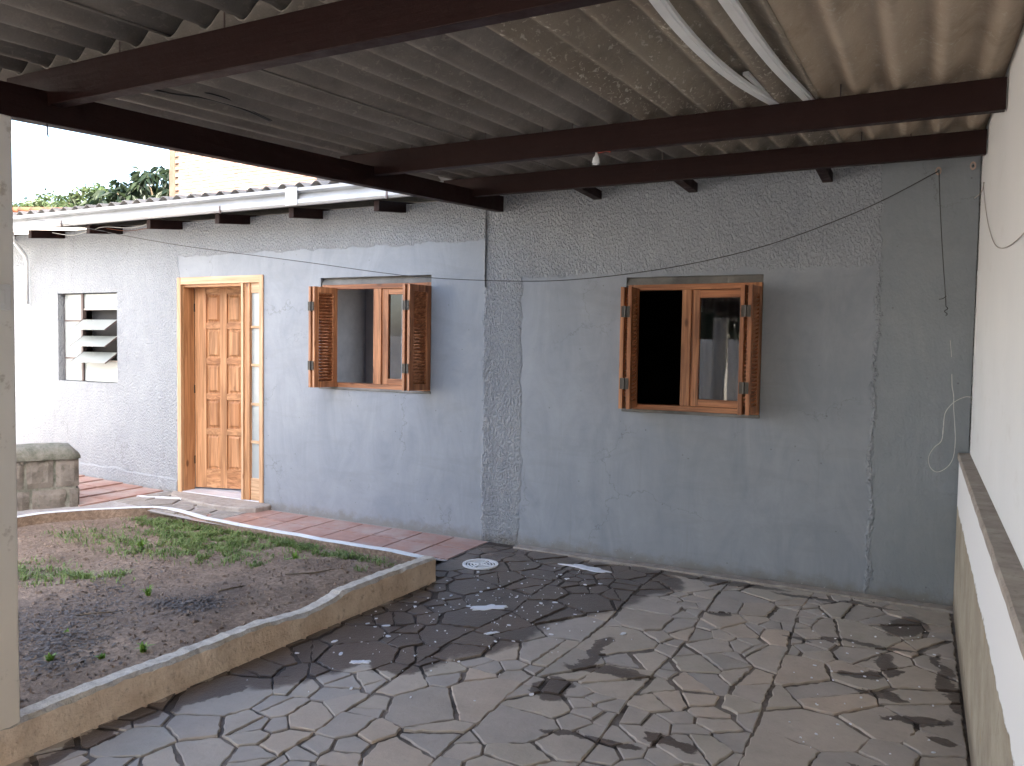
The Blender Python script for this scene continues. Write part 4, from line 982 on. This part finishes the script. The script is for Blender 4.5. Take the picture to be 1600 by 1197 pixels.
cable('hanging_wire', M['black'], [(x, A_.y + (B_.y - A_.y) * (x - A_.x) / (B_.x - A_.x), z) for x, z in tabw], .0032, 'long thin black wire sagging across the whole blue grey wall', 'wire')
for x, z, lab in ((.045, 2.60, 'pinkish wire clip on the grey wall where the long black wire ends'), (.222, 2.615, 'small pale wire clip on the grey wall beside the corner of the white wall')):
    e = empty('wire_clip', (x, .012, z)); tag(e, lab, 'wire clip', 'wire clips under the far beam')
    annulus_mb = MB(); annulus(annulus_mb, 0, 0, .009, .016, -.006, .006, 16); 
    vv = [Vector((q.x + x, -.006 + q.z, q.y * 1.5 + z)) for q in annulus_mb.v]; annulus_mb.v = vv
    annulus_mb.build('ring', paint('pinkish_plastic', (.5, .36, .3), .5), e); MB().tube([(x, -.012, z), (x, .012, z)], .004, 8).build('nail', M['hinge'], e)
cable('drop_wire', M['black'], [(.048, -.012, 2.59), (.06, -.01, 2.4), (.085, -.008, 2.1), (.108, -.008, 1.86), (.112, -.012, 1.80)], .0026, 'black wire dropping straight down the grey wall from the clip', 'wire')
MBk = [(.112, -.012, 1.86), (.095, -.03, 1.845), (.075, -.03, 1.84)]
cable('wire_stub', M['black'], MBk, .0022, 'short twisted black wire end halfway down the grey wall', 'wire')
cable('wire_knot', M['black'], [(.112, -.012, 1.80), (.122, -.02, 1.785), (.105, -.025, 1.77), (.12, -.02, 1.755), (.114, -.012, 1.745)], .0024, 'small tangle of black wire at the end of the drop wire', 'wire')
cable('white_cord', M['rope_white'], [(.27, -.04, 1.265), (.235, -.02, 1.268), (.19, -.012, 1.245), (.155, -.01, 1.21), (.13, -.01, 1.16), (.125, -.01, 1.08), (.118, -.01, 1.0), (.08, -.01, .955), (.055, -.01, .90), (.062, -.01, .84), (.10, -.01, .81), (.15, -.01, .84), (.182, -.01, .90), (.19, -.01, 1.0), (.184, -.01, 1.10), (.175, -.01, 1.20), (.172, -.01, 1.27), (.162, -.008, 1.33), (.158, -.006, 1.40)], .0026, 'thin white cord looped on the grey wall near the corner', 'cord')
cable('cord_end', M['rope_white'], [(.142, -.004, 1.60), (.148, -.004, 1.55), (.153, -.004, 1.50)], .002, 'short straight end of white cord above the loop', 'cord')
cable('conduit_line', M['pvc'], [(.266, -.06, 2.0), (.266, -.06, 1.7), (.266, -.058, 1.4), (.266, -.06, 1.25), (.262, -.07, 1.24)], .0025, 'thin pale cord running down the edge of the white wall', 'cord', smooth=True)
cable('loop_wire', M['cream'], [(.262, -.30, 2.46), (.262, -.55, 2.3), (.262, -.95, 2.12), (.262, -1.5, 1.97), (.262, -2.3, 1.90), (.262, -3.4, 1.9)], .002, 'thin wire drooping along the white side wall', 'wire')
cable('wire_spur', M['cream'], [(.235, -.05, 2.42), (.262, -.16, 2.435), (.262, -.36, 2.45)], .003, 'stub of pale wire crossing the corner of the two walls', 'wire')
cable('roof_cable', M['black'], [(-2.95, -3.3, 2.57), (-2.80, -3.1, 2.545), (-2.74, -2.95, 2.555), (-2.78, -2.7, 2.58), (-2.86, -2.45, 2.60)], .004, 'black cable looping under the roof beside the near beam', 'cable', 'black cables under the roof')
cable('roof_cable', M['black'], [(-2.95, -3.28, 2.56), (-2.72, -3.05, 2.56), (-2.70, -2.85, 2.57), (-2.82, -2.55, 2.595), (-2.93, -2.2, 2.62)], .003, 'thinner black cable lying above the loop under the roof', 'cable', 'black cables under the roof')
for k, (m_, lab) in enumerate((('rope_white', 'loose white wire draped under the gutter between the left rafters'), ('black', 'black wire running from the pillar to the eaves'), ('clay', 'reddish wire draped between the left rafters'))):
    p = {0: [(-7.9, -.30, 2.60), (-7.6, -.3, 2.56), (-7.3, -.3, 2.59), (-7.1, -.3, 2.615), (-6.7, -.3, 2.585), (-6.42, -.3, 2.62)], 1: [(-8.8, -.50, 2.83), (-8.0, -.5, 2.72), (-7.4, -.49, 2.63), (-6.95, -.375, 2.55)], 2: [(-7.2, -.2, 2.62), (-6.9, -.2, 2.58), (-6.6, -.2, 2.59), (-6.4, -.2, 2.62)]}[k]
    cable('eaves_wire', M[m_], p, .003, lab, 'wire', 'wires at the eaves')

# ================================================================== FOAM FLECKS
mb0 = None
def blob(cx, cy, rx, ry, n=22, rot=0, ragged=.35):
    out = []; sd_ = rnd.uniform(0, 99)
    for k in range(n):
        t = 2 * math.pi * k / n; q = 1 + ragged * mnoise.noise(Vector((math.cos(t) * 2.2 + sd_, math.sin(t) * 2.2, sd_))) * 1.5
        x, y = rx * q * math.cos(t), ry * q * math.sin(t); out.append((cx + x * math.cos(rot) - y * math.sin(rot), cy + x * math.sin(rot) + y * math.cos(rot)))
    return out
for (x, y, rx, ry, ro, lab) in ((-2.02, -.325, .15, .045, -.1, 'largest patch of white suds on the wet paving against the wall'), (-2.19, -1.39, .10, .035, .7, 'curved patch of white suds in the middle of the wet paving'), (-1.98, -1.745, .035, .016, .9, 'small patch of white suds near the dry stones'), (-2.34, -2.39, .045, .018, .6, 'patch of white suds near the front of the wet paving')):
    tag(MB().prism(blob(x, y, rx, ry, 40, ro, .5), .001, .0065, .004, .002).build('foam_patch', M['foam']), lab, 'suds', 'patches of suds on the wet paving')
mb = MB()
for _ in range(230):
    x = rnd.gauss(-2.2, .35); y = rnd.gauss(-1.4, .6)
    if y > -.15 or x < kx(y) + .05: continue
    r_ = rnd.choice((.0015, .002, .002, .003, .003, .004, .005, .009)) * rnd.uniform(.6, 1.2); mb.prism(blob(x, y, r_ * rnd.uniform(1, 2.2), r_, 8, rnd.uniform(0, 3)), .001, .005)
for _ in range(60):
    x = rnd.uniform(-.5, .15); y = rnd.uniform(-3, -.5); r_ = rnd.uniform(.002, .0055); mb.prism(blob(x, y, r_ * 1.5, r_, 8, rnd.uniform(0, 3)), .002, .0055)
tag(mb.build('suds_flecks', M['foam']), 'white flecks of suds and paint scattered over the paving', 'flecks', kind='stuff')

# ================================================================== BACKGROUND
# brick building
bb = empty('brick_building', (-16, 14, 0)); tag(bb, 'unfinished hollow brick building rising behind the eaves gutter', 'building')
box('wall', M['bmortar'], bb, -20.9, -10, 12.0, 18, -.1, 9.3, 0)
box('concrete_column', M['bmortar'], bb, -21.02, -20.80, 11.93, 12.0, -.1, 9.3, .01)
brick_me = MB().box(-.142, .142, -.03, .03, 0, .092).mesh('brick', M['brick'], Vector((0, 0, 0))); big = MB(); cnt = 0
for r_ in range(46):
    z = 4.5 + r_ * .104; x = -20.78 + (.15 if r_ % 2 else 0)
    while x < -14.3:
        xc = x + .145; vis = (r_ >= 12 and r_ <= 28 and xc < -15.6)
        zlim = 1.53 + 17.4 * (.336 - (xc + 20.9) * (.336 - .25) / 5.6) + .15
        if vis and z < zlim and cnt < 290:
            o = bpy.data.objects.new('brick', brick_me); link(o, (xc, 11.985 + rnd.uniform(-.006, .006), z), bb); cnt += 1
        else: big.box(xc - .142, xc + .142, 11.955, 12.015, z, z + .092)
        x += .296
tag(big.build('brick_rest', M['brick'], bb), kind='stuff')
box('window_opening', M['dark_int'], bb, -15.1, -13.9, 11.92, 11.95, 5.95, 6.9, 0)
# neighbour roof at the left
nh = empty('neighbour_shed', (-19, 8, 0)); tag(nh, 'low neighbour building with pale roof edged in orange tiles at the far left', 'building')
box('wall', paint('pale_wall', (.6, .55, .5), .8), nh, -24, -16.6, 7.0, 10.5, -.1, 4.35, 0)
def slab(nm, mat, pts, th, par):
    v = [Vector(p) for p in pts] + [Vector(p) - Vector((0, 0, th)) for p in pts]
    return MB().add(v, [(0, 1, 2, 3), (7, 6, 5, 4), (0, 4, 5, 1), (1, 5, 6, 2), (2, 6, 7, 3), (3, 7, 4, 0)]).build(nm, mat, par)
slab('roof', M['fibre_light'], [(-24, 6.8, 4.95), (-16.3, 6.8, 4.42), (-16.3, 10.7, 4.75), (-24, 10.7, 5.25)], .08, nh)
for k in range(16):
    x = -24 + k * .48; z = 4.95 - (x + 24) * .0688
    MB().tube([(x, 6.78, z + .03), (x + .47, 6.78, z - .002)], .07, 8).build('ridge_tile', M['clay'], nh, smooth=True)
# trees
def tree(name, x, y, h, crown, mat, n, ls, lab, droop=.6, grp=None):
    t = empty(name, (x, y, -.1)); tag(t, lab, 'tree', grp)
    cz = h - crown; mb = MB().tube([(x, y, -.1), (x + .1, y, cz * .5), (x, y + .1, cz)], [.16 * crown / 2, .12 * crown / 2, .08 * crown / 2], 10)
    for k in range(7):
        a0 = k * .9 + rnd.random(); e = Vector((x, y, cz)) + Vector((math.cos(a0), math.sin(a0), .6)) * crown * .7; mb.tube([(x, y, cz * .8), ((x + e.x) / 2, (y + e.y) / 2, cz + .1), tuple(e)], [.05 * crown, .035 * crown, .012 * crown], 7)
    mb.build('trunk', M['bark'], t, smooth=True)
    mb = MB(); cl = []
    for _ in range(n):
        while True:
            p = Vector([rnd.uniform(-1, 1) for _ in range(3)])
            if .35 < p.length < 1: break
        p.z *= .85; q = 1 + .25 * mnoise.noise(p * 2.3); p = p * crown * q
        if mnoise.noise(p * (1.6 / crown) * 2 + Vector((x, y, 0))) < -.22: continue
        c_ = Vector((x, y, cz)) + p
        for k in range(11):
            d = Vector((rnd.gauss(0, 1), rnd.gauss(0, 1), rnd.gauss(-droop, .5))).normalized(); L_ = ls * rnd.uniform(.7, 1.2)
            s_ = d.cross(Vector((rnd.gauss(0, 1), rnd.gauss(0, 1), .6))).normalized() * L_ * .16; b_ = c_ + d * L_ * .15
            m1 = b_ + d * L_ * .45; e = b_ + d * L_ + Vector((0, 0, -L_ * .2))
            mb.add([b_, m1 + s_, e, m1 - s_], [(0, 1, 2, 3)])
    mb.build('crown', M[mat], t)
tree('broadleaf_tree', -24.3, 14.5, 8.0, 2.3, 'tree', 900, .42, 'dark tree with drooping leaves beside the brick building', .9)
for k, (x, y, h, c_) in enumerate(((-60, 30, 12.0, 3.6), (-55.5, 31, 12.3, 3.4), (-50.5, 31, 12.6, 3.6), (-47, 33, 12.0, 3.2))):
    tree('distant_tree', x, y, h, c_, 'fartree', 1100, .45, ['leftmost pale green far tree, just right of the pillar', 'second pale far tree from the pillar over the neighbour roof', 'tallest pale green far tree above the middle of the gutter', 'rightmost pale far tree, next to the dark drooping tree'][k], .2, 'far trees behind the roofs')
# rear boundary; unseen left facade added for bounce, tall right block for yard shade
wn = paint('bounce_and_rear_white', (.78, .77, .76), .7)
fa = empty('bounce_facade', (-12.3, -4, 0)); tag(fa, 'unseen pale facade added on the left to bounce sunlight into the yard', 'building')
box('wall', wn, fa, -12.9, -12.0, -9.9, .8, -.1, 4.6, .01)
rb = empty('rear_wall', (-6, -10, 0)); tag(rb, 'low white boundary wall at the rear of the yard', 'wall')
box('wall', wn, rb, -12, -2.9, -10.25, -10.02, -.1, 1.7, .01)
rn = empty('yard_shade_block', (3, -6, 0)); tag(rn, 'tall unseen block added beyond the white side wall to shade the yard', 'building')
box('wall', paint('shade_block_render', (.4, .38, .35), .8), rn, .6, 6, -10.7, 3, -.1, 14.5, .01)
tree('rear_tree', -9.5, -14, 6.5, 2.2, 'tree', 300, .4, 'tree behind the rear boundary wall', .8)
tree('rear_tree', -4.6, -13.6, 5.2, 2.1, 'tree', 420, .35, 'unseen tree added behind the gap in the rear wall to dim the window reflection', .8)  # added to darken the bright reflection in the right window
